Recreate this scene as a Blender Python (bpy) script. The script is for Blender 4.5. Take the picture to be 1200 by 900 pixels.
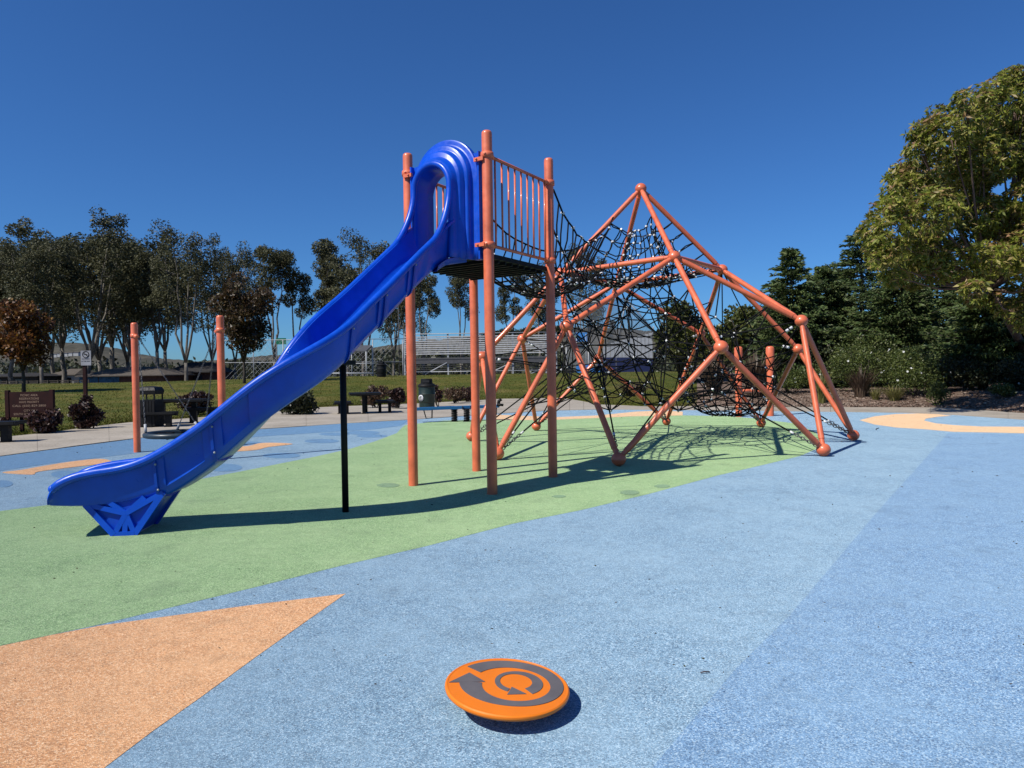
import bpy, bmesh, math, random
import numpy as np
from mathutils import Vector, Matrix
from math import sin, cos, pi, radians

for o in list(bpy.data.objects): bpy.data.objects.remove(o)
SC = bpy.context.scene
COL = SC.collection

# ---------------------------------------------------------------- camera, world, sun, exposure
CAMF, PITCH, ROLL, CAMH = 826.9, 0.017836, 0.015184, 1.5
_f = Vector((0, cos(PITCH), -sin(PITCH))); _u0 = Vector((0, sin(PITCH), cos(PITCH))); _r0 = Vector((1, 0, 0))
CR = cos(ROLL)*_r0 - sin(ROLL)*_u0; CU = sin(ROLL)*_r0 + cos(ROLL)*_u0; CF = _f
cam = bpy.data.cameras.new('camera'); camo = bpy.data.objects.new('camera', cam); COL.objects.link(camo)
cam.sensor_fit = 'HORIZONTAL'; cam.sensor_width = 36; cam.lens = CAMF/1200*36
cam.clip_start = .05; cam.clip_end = 8000
m = Matrix((CR, CU, -CF)).transposed().to_4x4(); m.translation = Vector((0, 0, CAMH)); camo.matrix_world = m
SC.camera = camo

SUN_AZ, SUN_EL = radians(36.5), radians(48.5)     # shadows run right and away from the viewer
sund = Vector((-cos(SUN_AZ)*cos(SUN_EL), -sin(SUN_AZ)*cos(SUN_EL), sin(SUN_EL)))
world = bpy.data.worlds.new('World'); SC.world = world; world.use_nodes = True
nt = world.node_tree; nt.nodes.clear()
sky = nt.nodes.new('ShaderNodeTexSky'); sky.sky_type = 'NISHITA'; sky.sun_disc = False
sky.sun_elevation = SUN_EL; sky.sun_rotation = math.atan2(sund.x, sund.y)
sky.altitude = 50; sky.air_density = 1.0; sky.dust_density = .25; sky.ozone_density = 4.5
bg = nt.nodes.new('ShaderNodeBackground'); bg.inputs[1].default_value = .075
out = nt.nodes.new('ShaderNodeOutputWorld'); tint = nt.nodes.new('ShaderNodeMix'); tint.data_type = 'RGBA'; tint.blend_type = 'MULTIPLY'; tint.inputs[0].default_value = 1
tint.inputs[7].default_value = (.395, .77, 1.24, 1)      # the deep blue of clear dry air seen away from the sun
nt.links.new(sky.outputs[0], tint.inputs[6]); nt.links.new(tint.outputs[2], bg.inputs[0]); nt.links.new(bg.outputs[0], out.inputs[0])
sl = bpy.data.lights.new('sun', 'SUN'); sl.energy = 5.0; sl.angle = radians(.53); sl.color = (1, .955, .88)
so = bpy.data.objects.new('sun', sl); COL.objects.link(so); so.rotation_euler = (-sund).to_track_quat('-Z', 'Y').to_euler()
SC.view_settings.view_transform = 'Standard'; SC.view_settings.look = 'None'
SC.view_settings.exposure = 0.15; SC.view_settings.gamma = 1
SC.cycles.max_bounces = 6; SC.cycles.transparent_max_bounces = 8
RNG = random.Random(5); NR = np.random.RandomState(7)

# ---------------------------------------------------------------- placing helpers
def ray(px, py):
    px = float(px); py = float(py)
    return CF + (px-600)/CAMF*CR - (py-450)/CAMF*CU
def at(px, py, Y):
    d = ray(px, py); t = float(Y)/d.y
    return Vector((0, 0, CAMH)) + t*d
def flat(px, py, z=0.):
    d = ray(px, py); t = (z-CAMH)/d.z
    return Vector((0, 0, CAMH)) + t*d
def sst(x):
    x = min(1, max(0, x)); return x*x*(3-2*x)

# ---------------------------------------------------------------- mesh helpers
class MB:
    def __init__(s): s.v = []; s.f = []; s.sm = []
    def add(s, vs, fs, smooth=False):
        b = len(s.v); s.v += [tuple(v) for v in vs]
        for f in fs: s.f.append([i+b for i in f]); s.sm.append(smooth)
    def box(s, c, size, R=None):
        hx, hy, hz = size[0]/2, size[1]/2, size[2]/2
        vs = [Vector((x*hx, y*hy, z*hz)) for z in (-1, 1) for y in (-1, 1) for x in (-1, 1)]
        if R is not None: vs = [R @ v for v in vs]
        vs = [v+Vector(c) for v in vs]
        s.add(vs, [(0, 2, 3, 1), (4, 5, 7, 6), (0, 1, 5, 4), (2, 6, 7, 3), (0, 4, 6, 2), (1, 3, 7, 5)])
    def tube(s, pts, r, seg=8, cap=True, closed=False):
        pts = [Vector(p) for p in pts]; n = len(pts)
        rs = r if isinstance(r, (list, tuple)) else [r]*n
        T = []
        for i in range(n):
            if closed: t = pts[(i+1) % n]-pts[i-1]
            else: t = pts[min(i+1, n-1)]-pts[max(i-1, 0)]
            T.append(t.normalized() if t.length > 1e-9 else Vector((0, 0, 1)))
        a = Vector((0, 0, 1)) if abs(T[0].z) < .9 else Vector((1, 0, 0))
        N = (a - T[0]*a.dot(T[0])).normalized(); vs = []
        for i in range(n):
            N = (N - T[i]*N.dot(T[i])).normalized(); B = T[i].cross(N)
            for k in range(seg):
                an = 2*pi*k/seg; vs.append(pts[i]+(N*cos(an)+B*sin(an))*rs[i])
        fs = []
        for i in range(n if closed else n-1):
            j = (i+1) % n
            for k in range(seg):
                k2 = (k+1) % seg; fs.append((i*seg+k, i*seg+k2, j*seg+k2, j*seg+k))
        s.add(vs, fs, True)
        if cap and not closed:
            b = len(s.v)-len(vs)
            s.f.append([b+k for k in range(seg)][::-1]); s.sm.append(False)
            s.f.append([b+(n-1)*seg+k for k in range(seg)]); s.sm.append(False)
    def lathe(s, prof, seg=24, M=None):
        n = len(prof); vs = []
        for r, z in prof:
            for k in range(seg):
                an = 2*pi*k/seg; vs.append(Vector((r*cos(an), r*sin(an), z)))
        if M is not None: vs = [M @ v for v in vs]
        fs = [(i*seg+k, i*seg+(k+1) % seg, (i+1)*seg+(k+1) % seg, (i+1)*seg+k) for i in range(n-1) for k in range(seg)]
        s.add(vs, fs, True)
        b = len(s.v)-len(vs)
        if prof[0][0] > 1e-6: s.f.append([b+k for k in range(seg)][::-1]); s.sm.append(False)
        if prof[-1][0] > 1e-6: s.f.append([b+(n-1)*seg+k for k in range(seg)]); s.sm.append(False)
    def sphere(s, c, r, seg=20, rings=12, sz=1.):
        s.lathe([(max(1e-5, r*sin(pi*i/rings)), -r*sz*cos(pi*i/rings)) for i in range(rings+1)], seg, Matrix.Translation(Vector(c)))
    def loft(s, rings, closed=True, smooth=True, caps=False):
        n = len(rings[0]); vs = [p for rg in rings for p in rg]; fs = []
        for i in range(len(rings)-1):
            for k in range(n if closed else n-1):
                k2 = (k+1) % n; fs.append((i*n+k, i*n+k2, (i+1)*n+k2, (i+1)*n+k))
        s.add(vs, fs, smooth)
        if caps:
            b = len(s.v)-len(vs); L = (len(rings)-1)*n
            s.f.append([b+k for k in range(n)][::-1]); s.sm.append(False)
            s.f.append([b+L+k for k in range(n)]); s.sm.append(False)
    def mesh(s, name, mat, fix=False):
        me = bpy.data.meshes.new(name); me.from_pydata(s.v, [], s.f)
        me.polygons.foreach_set('use_smooth', s.sm)
        if mat: me.materials.append(mat)
        if fix:
            bm = bmesh.new(); bm.from_mesh(me); bmesh.ops.remove_doubles(bm, verts=bm.verts, dist=1e-5)
            bmesh.ops.recalc_face_normals(bm, faces=bm.faces); bm.to_mesh(me); bm.free()
        me.update(); return me
    def build(s, name, mat, parent=None, fix=False, auto=None):
        return obj(name, s.mesh(name, mat, fix), parent, auto)

def obj(name, me, parent=None, auto=None):
    o = bpy.data.objects.new(name, me); COL.objects.link(o)
    if parent is not None:
        o.parent = parent; o.matrix_parent_inverse = parent_world(parent).inverted()
    if auto:
        try: me.set_sharp_from_angle(angle=radians(auto))
        except Exception: pass
    return o
def parent_world(p):
    M = p.matrix_basis.copy()
    if p.parent is not None: M = parent_world(p.parent) @ p.matrix_parent_inverse @ M
    return M
def tag(o, label=None, cat=None, group=None, kind=None):
    if label: o['label'] = label
    if cat: o['category'] = cat
    if group: o['group'] = group
    if kind: o['kind'] = kind
    return o
def thing(name, label, cat, loc=(0, 0, 0), group=None, rotz=0):
    o = bpy.data.objects.new(name, None); COL.objects.link(o); o.empty_display_size = .2
    o.location = loc; o.rotation_euler.z = rotz
    return tag(o, label, cat, group)
def struct(o): o['kind'] = 'structure'; return o
def copy_tree(o, parent=None):
    c = o.copy(); COL.objects.link(c)
    if parent is not None: c.parent = parent
    for ch in list(o.children): copy_tree(ch, c)
    return c
def dup(root, loc, rotz=0, scale=1, label=None, group=None):
    c = copy_tree(root); c.location = loc; c.rotation_euler.z = rotz
    c.scale = (scale,)*3 if not isinstance(scale, tuple) else scale
    if label: c['label'] = label
    if group: c['group'] = group
    return c

# ---------------------------------------------------------------- materials
def newmat(name):
    m = bpy.data.materials.new(name); m.use_nodes = True
    return m, m.node_tree, m.node_tree.nodes['Principled BSDF']
def N(nt, t, **kw):
    n = nt.nodes.new(t)
    for k, v in kw.items(): setattr(n, k, v)
    return n
def ramp(nt, src, stops):
    r = N(nt, 'ShaderNodeValToRGB'); e = r.color_ramp.elements
    while len(e) < len(stops): e.new(.5)
    for i, (p, c) in enumerate(stops): e[i].position = p; e[i].color = (*c, 1)
    nt.links.new(src, r.inputs[0]); return r
def mixc(nt, a, b, fac, mode='MIX'):
    n = N(nt, 'ShaderNodeMix', data_type='RGBA', blend_type=mode)
    for s, i in ((fac, 0), (a, 6), (b, 7)):
        if hasattr(s, 'links'): nt.links.new(s, n.inputs[i])
        else: n.inputs[i].default_value = s if i == 0 else (*s, 1)
    return n.outputs[2]
def noise(nt, scale, detail=3, rough=.5, coord=None):
    n = N(nt, 'ShaderNodeTexNoise'); n.inputs['Scale'].default_value = scale
    n.inputs['Detail'].default_value = detail; n.inputs['Roughness'].default_value = rough
    if coord is not None: nt.links.new(coord, n.inputs['Vector'])
    return n
def objco(nt):
    return N(nt, 'ShaderNodeTexCoord').outputs['Object']
def bump(nt, b, h, strength, dist=.01):
    n = N(nt, 'ShaderNodeBump'); n.inputs['Strength'].default_value = strength; n.inputs['Distance'].default_value = dist
    nt.links.new(h, n.inputs['Height']); nt.links.new(n.outputs[0], b.inputs['Normal'])

def paint(name, c, rough=.35, var=.08, spec=.5, bumpy=.02, coat=0):
    m, nt, b = newmat(name); co = objco(nt)
    n = noise(nt, 3.5, 5, .6, co); v = tuple(x*(1-var*2.2) for x in c); w = tuple(min(1, x*(1+var)+.01*var) for x in c)
    r = ramp(nt, n.outputs[0], [(.3, v), (.62, c), (.85, w)])
    nt.links.new(r.outputs[0], b.inputs['Base Color'])
    n2 = noise(nt, 14, 4, .6, co); r2 = ramp(nt, n2.outputs[0], [(.3, (rough*.8,)*3), (.75, (min(1, rough*1.35),)*3)])
    nt.links.new(r2.outputs[0], b.inputs['Roughness']); b.inputs['Specular IOR Level'].default_value = spec
    if coat: b.inputs['Coat Weight'].default_value = coat; b.inputs['Coat Roughness'].default_value = .12
    if bumpy:
        n3 = noise(nt, 60, 2, .5, co); bump(nt, b, n3.outputs[0], bumpy, .01)
    return m

def rubber(name, cols, worn, wornamt=.5):
    """poured rubber granules: every granule its own tone, worn paler in broad patches"""
    m, nt, b = newmat(name); co = objco(nt)
    vo = N(nt, 'ShaderNodeTexVoronoi', feature='F1'); vo.inputs['Scale'].default_value = 185
    nt.links.new(co, vo.inputs['Vector'])
    sep = N(nt, 'ShaderNodeSeparateColor'); nt.links.new(vo.outputs['Color'], sep.inputs[0])
    r = ramp(nt, sep.outputs[0], [(0, cols[0]), (.3, cols[1]), (.72, cols[2]), (1, cols[3])])
    big = noise(nt, 1.0, 6, .66, co); wf = ramp(nt, big.outputs[0], [(.38, (0, 0, 0)), (.68, (wornamt,)*3)])
    c = mixc(nt, r.outputs[0], worn, wf.outputs[0])
    mid = noise(nt, 9, 5, .7, co); mf = ramp(nt, mid.outputs[0], [(.25, (.80,)*3), (.5, (1,)*3), (.8, (1.12,)*3)])
    c = mixc(nt, c, mf.outputs[0], 1., 'MULTIPLY')
    st = noise(nt, 1.7, 3, .5, co); sf = ramp(nt, st.outputs[0], [(.58, (1,)*3), (.78, (.76, .77, .78))])
    c = mixc(nt, c, sf.outputs[0], 1., 'MULTIPLY')
    nt.links.new(c, b.inputs['Base Color'])
    b.inputs['Roughness'].default_value = .85; b.inputs['Specular IOR Level'].default_value = .25
    b.inputs['Diffuse Roughness'].default_value = .8; b.inputs['Sheen Weight'].default_value = .09; b.inputs['Sheen Roughness'].default_value = .55
    bump(nt, b, vo.outputs['Distance'], .8, .005)
    return m

def ground_mat(name, stops, scale, fine, rough=.95, bs=.4, bd=.03):
    m, nt, b = newmat(name); co = objco(nt)
    n = noise(nt, scale, 6, .65, co); r = ramp(nt, n.outputs[0], stops)
    n2 = noise(nt, fine, 4, .7, co); r2 = ramp(nt, n2.outputs[0], [(.25, (.6,)*3), (.5, (1,)*3), (.8, (1.3,)*3)])
    c = mixc(nt, r.outputs[0], r2.outputs[0], 1., 'MULTIPLY'); nt.links.new(c, b.inputs['Base Color'])
    b.inputs['Roughness'].default_value = rough; b.inputs['Specular IOR Level'].default_value = .2
    bump(nt, b, n2.outputs[0], bs, bd); return m

def leafmat(name, cols, trans=.25, rough=.5, spec=.4):
    m, nt, b = newmat(name)
    g = N(nt, 'ShaderNodeNewGeometry')
    k = len(cols); r = ramp(nt, g.outputs['Random Per Island'], [(i/(k-1), c) for i, c in enumerate(cols)])
    co = objco(nt); n = noise(nt, .8, 3, .5, co); r2 = ramp(nt, n.outputs[0], [(.3, (.72,)*3), (.7, (1.2,)*3)])
    c = mixc(nt, r.outputs[0], r2.outputs[0], 1., 'MULTIPLY')
    nt.links.new(c, b.inputs['Base Color']); b.inputs['Roughness'].default_value = rough
    b.inputs['Specular IOR Level'].default_value = spec
    if trans:
        t = N(nt, 'ShaderNodeBsdfTranslucent'); nt.links.new(c, t.inputs[0])
        ms = N(nt, 'ShaderNodeMixShader'); ms.inputs[0].default_value = trans
        nt.links.new(b.outputs[0], ms.inputs[1]); nt.links.new(t.outputs[0], ms.inputs[2])
        nt.links.new(ms.outputs[0], nt.nodes['Material Output'].inputs[0])
    return m
def barkmat(name, a, c, sc=6):
    m, nt, b = newmat(name); co = objco(nt)
    mp = N(nt, 'ShaderNodeMapping'); mp.inputs['Scale'].default_value = (1, 1, .25); nt.links.new(co, mp.inputs[0])
    n = noise(nt, sc, 5, .7, mp.outputs[0]); r = ramp(nt, n.outputs[0], [(.35, a), (.65, c)])
    nt.links.new(r.outputs[0], b.inputs['Base Color']); b.inputs['Roughness'].default_value = .9
    bump(nt, b, n.outputs[0], .5, .05); return m

ORANGE = paint('orange_powder_coat', (.76, .168, .070), .42, .15, .5, .02, .25)
ORANGE_DK = paint('orange_fitting', (.73, .165, .072), .45, .08, .4, .02, .25)
BLUE = paint('blue_slide_plastic', (.0015, .072, .54), .34, .10, .4, .012)
BLUE_FLANGE = paint('blue_slide_seam', (.0015, .058, .44), .42, .08, .4)
BLACK = paint('black_coated_metal', (.008, .008, .0085), .55, .15, .22)
BLACKDECK = paint('black_plastisol', (.008, .008, .009), .65, .15, .18)
ROPE = paint('black_rope', (.012, .012, .013), .9, .2, .1, .1)
ALU = paint('aluminium_clamp', (.72, .72, .72), .35, .1, .6)
STEEL = paint('galvanised_steel', (.36, .37, .38), .45, .15, .5)
ALUR = paint('worn_aluminium_rail', (.50, .50, .50), .5, .15, .4)
STEELD = paint('dull_dark_steel', (.09, .09, .095), .6, .15, .3)
PALEST = paint('pale_weathered_aluminium', (.36, .37, .38), .5, .12, .5)
TEAL = paint('teal_blue_metal', (.015, .12, .30), .4, .1, .5)
DISC = paint('orange_disc_plastic', (.82, .20, .008), .42, .05, .45)
GREY = paint('charcoal_print', (.13, .12, .125), .75, .15, .3, .05)
GREENBIN = paint('dark_green_bin', (.012, .028, .022), .45, .2, .5)
BROWN = paint('dark_brown_board', (.028, .007, .006), .65, .2, .18)
TAN = paint('faded_tan_lettering', (.30, .20, .14), .7, .1, .3, 0)
SIGNW = paint('grey_sign_plate', (.30, .30, .32), .6, .12, .3)  # sign plate toned down to a plain grey, darker than the white paint
WHITE = paint('white_paint', (.62, .62, .63), .5, .06, .4)
INK = paint('black_ink', (.02, .02, .022), .6, .1, .3, 0)
NAVY = paint('navy_padding', (.012, .02, .075), .6, .1, .4)
SKYB = paint('light_blue_paint', (.05, .22, .55), .5, .1, .4)
SIGNG = paint('green_sign', (.0, .13, .06), .5, .08, .4)
ROOF = paint('taupe_shingle', (.115, .098, .082), .9, .2, .2, .2)
ROOFD = paint('dark_shingle', (.035, .033, .032), .9, .2, .2, .2)
WALLB = paint('blue_mural_wall', (.03, .09, .16), .8, .3, .2)
WALLR = paint('brown_wall', (.075, .035, .025), .8, .2, .2)
WALLG = paint('pale_grey_wall', (.42, .42, .41), .8, .1, .2)
GLASS = paint('dark_window', (.02, .025, .03), .12, .1, .6, 0)
CHAINM = paint('chain_steel', (.085, .085, .09), .4, .2, .6)

RB_BLUE = rubber('blue_rubber', [(.045, .09, .145), (.125, .225, .325), (.21, .355, .475), (.45, .58, .66)], (.28, .41, .505), .5)
RB_DEEP = rubber('deeper_blue_rubber', [(.04, .085, .165), (.10, .205, .35), (.175, .315, .48), (.40, .53, .62)], (.21, .34, .465), .42)
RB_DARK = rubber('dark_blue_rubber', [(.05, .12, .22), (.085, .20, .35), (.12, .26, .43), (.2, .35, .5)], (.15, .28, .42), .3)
RB_GREEN = rubber('green_rubber', [(.08, .135, .06), (.18, .30, .125), (.285, .45, .19), (.48, .61, .34)], (.36, .49, .245), .5)
RB_GRDK = rubber('worn_green_rubber', [(.08, .14, .075), (.14, .25, .13), (.2, .33, .17), (.3, .4, .25)], (.2, .3, .18), .3)
RB_ORANGE = rubber('orange_rubber', [(.30, .13, .05), (.56, .26, .10), (.76, .40, .175), (.88, .66, .42)], (.76, .46, .235), .45)
RB_TAN = rubber('tan_rubber', [(.42, .24, .12), (.60, .37, .19), (.72, .47, .26), (.80, .60, .40)], (.70, .48, .28), .4)
CONC = ground_mat('concrete', [(.3, (.27, .235, .19)), (.5, (.34, .30, .245)), (.7, (.40, .355, .295))], .7, 25, .9, .15, .01)
JOINT = ground_mat('joint_dirt', [(.3, (.11, .10, .085)), (.7, (.17, .155, .135))], 3, 40)
LAWN = ground_mat('lawn_grass', [(.28, (.040, .055, .006)), (.45, (.066, .078, .009)), (.56, (.10, .094, .016)), (.72, (.155, .125, .038))], .35, 9, 1, .8, .08)
SOIL = ground_mat('bare_soil', [(.3, (.12, .10, .075)), (.7, (.19, .165, .12))], .15, 6)
MULCH = ground_mat('wood_mulch', [(.3, (.11, .072, .055)), (.5, (.17, .12, .09)), (.7, (.25, .19, .15))], 3, 28, 1, .9, .05)
HILL = ground_mat('hill_brush', [(.3, (.035, .036, .025)), (.5, (.062, .058, .042)), (.64, (.095, .085, .062)), (.85, (.17, .14, .10))], .012, .11, 1, .3, 2)
CHIP = leafmat('mulch_chip', [(.08, .045, .03), (.16, .10, .075), (.25, .18, .14), (.36, .29, .23)], 0, .9, .2)

EUC = leafmat('eucalyptus_leaf', [(.032, .036, .015), (.060, .064, .027), (.095, .095, .043), (.15, .14, .075)], .2, .6, .25)
BRONZE = leafmat('bronze_leaf', [(.06, .024, .010), (.12, .045, .014), (.19, .070, .018), (.23, .13, .02)], .3, .5, .4)
BRONZED = leafmat('dark_bronze_leaf', [(.035, .022, .012), (.06, .036, .015), (.085, .045, .018), (.09, .075, .022)], .25, .5, .4)
GLOSSY = leafmat('big_olive_leaf', [(.070, .095, .012), (.145, .175, .020), (.225, .245, .034), (.32, .31, .06), (.34, .24, .11)], .32, .5, .3)
YOUNG = leafmat('young_pinkish_leaf', [(.16, .12, .03), (.26, .17, .06), (.36, .20, .11), (.33, .27, .07)], .3, .5, .3)
CONIF = leafmat('conifer_needle', [(.035, .060, .018), (.062, .100, .030), (.095, .135, .04), (.14, .16, .055)], .15, .55, .35)
OLIVE = leafmat('olive_green_leaf', [(.03, .04, .01), (.055, .068, .014), (.085, .095, .02), (.11, .11, .03)], .2, .45, .4)
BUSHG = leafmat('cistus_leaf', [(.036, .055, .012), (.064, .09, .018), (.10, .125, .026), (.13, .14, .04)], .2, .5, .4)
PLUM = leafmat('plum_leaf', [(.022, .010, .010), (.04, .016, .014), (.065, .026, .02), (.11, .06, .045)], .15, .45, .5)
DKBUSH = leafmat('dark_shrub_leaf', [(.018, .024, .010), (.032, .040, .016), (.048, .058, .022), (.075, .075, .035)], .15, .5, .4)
RUST = leafmat('rust_leaf', [(.06, .035, .022), (.10, .06, .035), (.14, .10, .06), (.13, .05, .035)], .2, .5, .4)
FLAX = leafmat('brown_flax_blade', [(.035, .02, .014), (.065, .04, .026), (.10, .065, .042), (.15, .11, .075)], .1, .5, .4)
YGRASS = leafmat('yellow_grass_blade', [(.12, .12, .03), (.19, .18, .045), (.26, .24, .08), (.31, .28, .13)], .3, .5, .3)
PETAL = leafmat('white_petal', [(.7, .7, .66), (.78, .78, .74)], .3, .6, .3)
LITTER = leafmat('fallen_leaf', [(.03, .02, .012), (.07, .05, .03), (.05, .06, .03)], 0, .8, .2)
BARKP = barkmat('pale_eucalyptus_bark', (.06, .052, .042), (.22, .195, .16), 2.5)
BARKD = barkmat('dark_bark', (.03, .024, .018), (.07, .055, .042), 8)
BARKR = barkmat('red_brown_bark', (.09, .055, .042), (.19, .13, .10), 6)

# ---------------------------------------------------------------- terrain
FRONT = [(-260, 574), (-100, 550), (0, 535), (60, 527), (160, 514), (220, 508), (330, 501.5), (400, 496.5), (480, 492), (540, 488), (583, 485), (640, 481.5),
         (700, 480), (780, 480.5), (850, 481), (920, 482), (1000, 483), (1060, 483.8), (1120, 486.5), (1200, 492), (1300, 503), (1420, 520)]
BACK = [(-260, 545), (-80, 521), (8, 512), (60, 507), (110, 500), (160, 494.5), (215, 491), (290, 485), (371, 477.5), (430, 475), (500, 472.5), (547, 470), (587, 467.5),
        (660, 466.5), (700, 474), (760, 476.5), (820, 476), (900, 477), (1000, 477.3), (1100, 477.5), (1200, 484.5), (1300, 496), (1420, 512)]
FW = [flat(*p) for p in FRONT]; BW = [flat(*p) for p in BACK]
_fa = np.array([p.x/p.y for p in FW]); _fy = np.array([p.y for p in FW])
_ba = np.array([p.x/p.y for p in BW]); _by = np.array([p.y for p in BW])
def edgeY(a): return float(np.interp(a, _ba, _by))
def frontY(a): return float(np.interp(a, _fa, _fy))
CREST = 62.
def hgt(x, y):
    if y < 1: return 0.
    a = x/y; E = edgeY(a); s = y-E
    if s <= 0: return 0.
    hl = (1.0+.25*sst((a+.6)/.42))*sst(s/(CREST-E)); hr = .45*sst(s/3.)+.75*sst((s-7)/26)
    w = sst((a-.24)/.05); return hl*(1-w)+hr*w
def on(px, py):
    """where the sight line through a picture point meets the ground"""
    d = ray(px, py); t = 4.
    while t < 400:
        p = Vector((0, 0, CAMH))+t*d
        if p.z <= hgt(p.x, p.y): break
        t += .1
    return Vector((p.x, p.y, hgt(p.x, p.y)))
def gnd(px, Y):
    """on the ground at distance Y, in the column px of the picture (taken at the horizon)"""
    d = ray(px, 436); x = d.x/d.y*Y
    return Vector((x, Y, hgt(x, Y)))

def sheet(name, pts, mat, z, parent=None, smoothit=False):
    P = [Vector((p[0], p[1])) for p in pts]
    if smoothit:
        Q = []; n = len(P)
        for i in range(n):
            p0, p1, p2, p3 = P[i-1], P[i], P[(i+1) % n], P[(i+2) % n]
            for k in range(4):
                t = k/4; Q.append(.5*((2*p1)+(p2-p0)*t+(2*p0-5*p1+4*p2-p3)*t*t+(3*p1-p0-3*p2+p3)*t**3))
        P = Q
    n_ = len(P); b = MB(); b.add([(p.x, p.y, z) for p in P]+[(p.x, p.y, -.012) for p in P], [list(range(n_))]+([(i, (i+1) % n_, (i+1) % n_+n_, i+n_) for i in range(n_)] if z > 0 else []))
    o = b.build(name, mat, parent)
    bm = bmesh.new(); bm.from_mesh(o.data)
    for f in bm.faces:
        if f.normal.z < -.5: f.normal_flip()
    bmesh.ops.triangulate(bm, faces=bm.faces); bm.to_mesh(o.data); bm.free()
    return struct(o)

b = MB(); b.add([(-3500, -400, -.06), (3500, -400, -.06), (3500, 4000, -.06), (-3500, 4000, -.06)], [(0, 1, 2, 3)]); struct(b.build('ground', SOIL))
base = [tuple(p.xy) for p in FW]+[(20, 6), (20, -10), (-20, -10), (-20, 8)]
sheet('playground_surface', base, RB_BLUE, 0.)
# lawn and mulch terrain
def terrain(name, a0, a1, na, mat, ymax):
    b = MB(); rows = 46; vs = []; fs = []
    for i in range(na+1):
        a = a0+(a1-a0)*i/na; E = edgeY(a)+.02
        for j in range(rows+1):
            t = (j/rows)**1.6; y = E+(ymax-E)*t; x = a*y
            vs.append((x, y, hgt(x, y)+(.012+.03*NR.rand() if j else -.03)))
    for i in range(na):
        for j in range(rows):
            q = i*(rows+1)+j; fs.append((q, q+rows+1, q+rows+2, q+1))
    b.add(vs, fs, True); return struct(b.build(name, mat))
terrain('lawn', -1.15, .262, 90, LAWN, 66)
terrain('mulch_bed', .262, 1.15, 60, MULCH, 60)
# concrete path of slabs
pth = MB(); npx = 60; vs = []
for i in range(npx+1):
    a = _fa[0]+(_fa[-1]-_fa[0])*i/npx
    vs += [(a*frontY(a), frontY(a), -.012), (a*(edgeY(a)+.05), edgeY(a)+.05, -.012)]
pth.add(vs, [(2*i, 2*i+2, 2*i+3, 2*i+1) for i in range(npx)]); PATH = struct(pth.build('concrete_path', JOINT))
acc = 0; cuts = [_fa[0]]; a = _fa[0]
while a < _fa[-1]-.002:
    a2 = a+.002; acc += math.hypot(a2*edgeY(a2)-a*edgeY(a), edgeY(a2)-edgeY(a))
    if acc > 3.2: cuts.append(a2); acc = 0
    a = a2
for i in range(len(cuts)-1):
    g = .00018; b = MB(); n = 4; top = []
    for k in range(n+1):
        a = cuts[i]+g+(cuts[i+1]-cuts[i]-2*g)*k/n
        top += [(a*(frontY(a)+.012), frontY(a)+.012), (a*(edgeY(a)-.02), edgeY(a)-.02)]
    z1 = .006+.008*RNG.random()
    b.add([(x, y, z1) for x, y in top]+[(x, y, -.01) for x, y in top], [(2*k, 2*k+2, 2*k+3, 2*k+1) for k in range(n)]
          + [(2*k+11-1, 2*k, 2*k+1, 2*k+11) for k in (0,)] + [(2*k+10, 2*k+12, 2*k+2, 2*k) for k in range(n)])
    b.build('slab', CONC, PATH)

# coloured rubber areas, each sheet 4 mm above the one below
def F(*pp): return [tuple(flat(x, y).xy) for x, y in pp]
band = F(*[(x, y+.35) for x, y in FRONT[0:9]])+F((470, 499), (440, 503), (360, 508), (300, 512), (200, 526), (120, 536), (60, 543), (0, 552), (-100, 567), (-260, 590))
sheet('dark_blue_band', band, RB_DARK, .003)
sheet('deep_blue_area', F((765, 899), (863, 783), (924, 723), (980, 657), (1027, 601), (1073, 550), (1111, 507.5))+F((1200, 509), (1300, 509), (1420, 512))+[(19, 8), (19, -8), (-.2, -8), (.15, 1)], RB_DEEP, .0015)
sheet('green_area', F((-300, 830), (-100, 781), (0, 757), (60, 744), (117, 732), (200, 712), (300, 688), (400, 663), (500, 640), (600, 614), (680, 598), (760, 579), (840, 557.5), (900, 543.5),
      (938, 534.3), (957, 526), (963, 516), (955, 506), (930, 496), (885, 490.5), (850, 487.5), (790, 486.6), (740, 487.8), (700, 489.5), (650, 491.6), (600, 492), (560, 491.7), (520, 493), (475, 498), (471, 501), (465, 507.5), (440, 517), (410, 526), (370, 535), (332, 542.5),
      (295, 550), (232, 562), (150, 577), (55, 592), (0, 599), (-100, 614), (-300, 650)), RB_GREEN, .0015)
sheet('orange_triangle', F((405, 696), (300, 708.5), (200, 722), (120, 733), (60, 744.5), (0, 757.5), (-120, 786), (-400, 850))+[(-3.2, 1.2)]+F((60, 950), (125, 898), (179, 857), (233, 819), (300, 770), (362, 726)), RB_ORANGE, .002)
sheet('orange_swoosh', F((3, 554), (38, 556.3), (45, 553), (88, 547.4), (125, 543), (130, 540.5), (117, 538), (87, 540.7), (50, 546.5), (25, 551)), RB_ORANGE, .006, smoothit=True)
sheet('orange_swoosh', F((255, 530.2), (275, 529.4), (300, 527.5), (315, 524), (343, 520.6), (325, 519.2), (305, 519.5), (292, 522.7), (275, 524), (255, 526)), RB_ORANGE, .006, smoothit=True)
sheet('tan_band', F((572, 485.6), (610, 487.2), (650, 489), (700, 487), (745, 482.5), (775, 481.2), (800, 482.5), (800, 486.9), (740, 488), (700, 489.9), (650, 492), (600, 492.5), (572, 492)), RB_TAN, .005)
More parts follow.
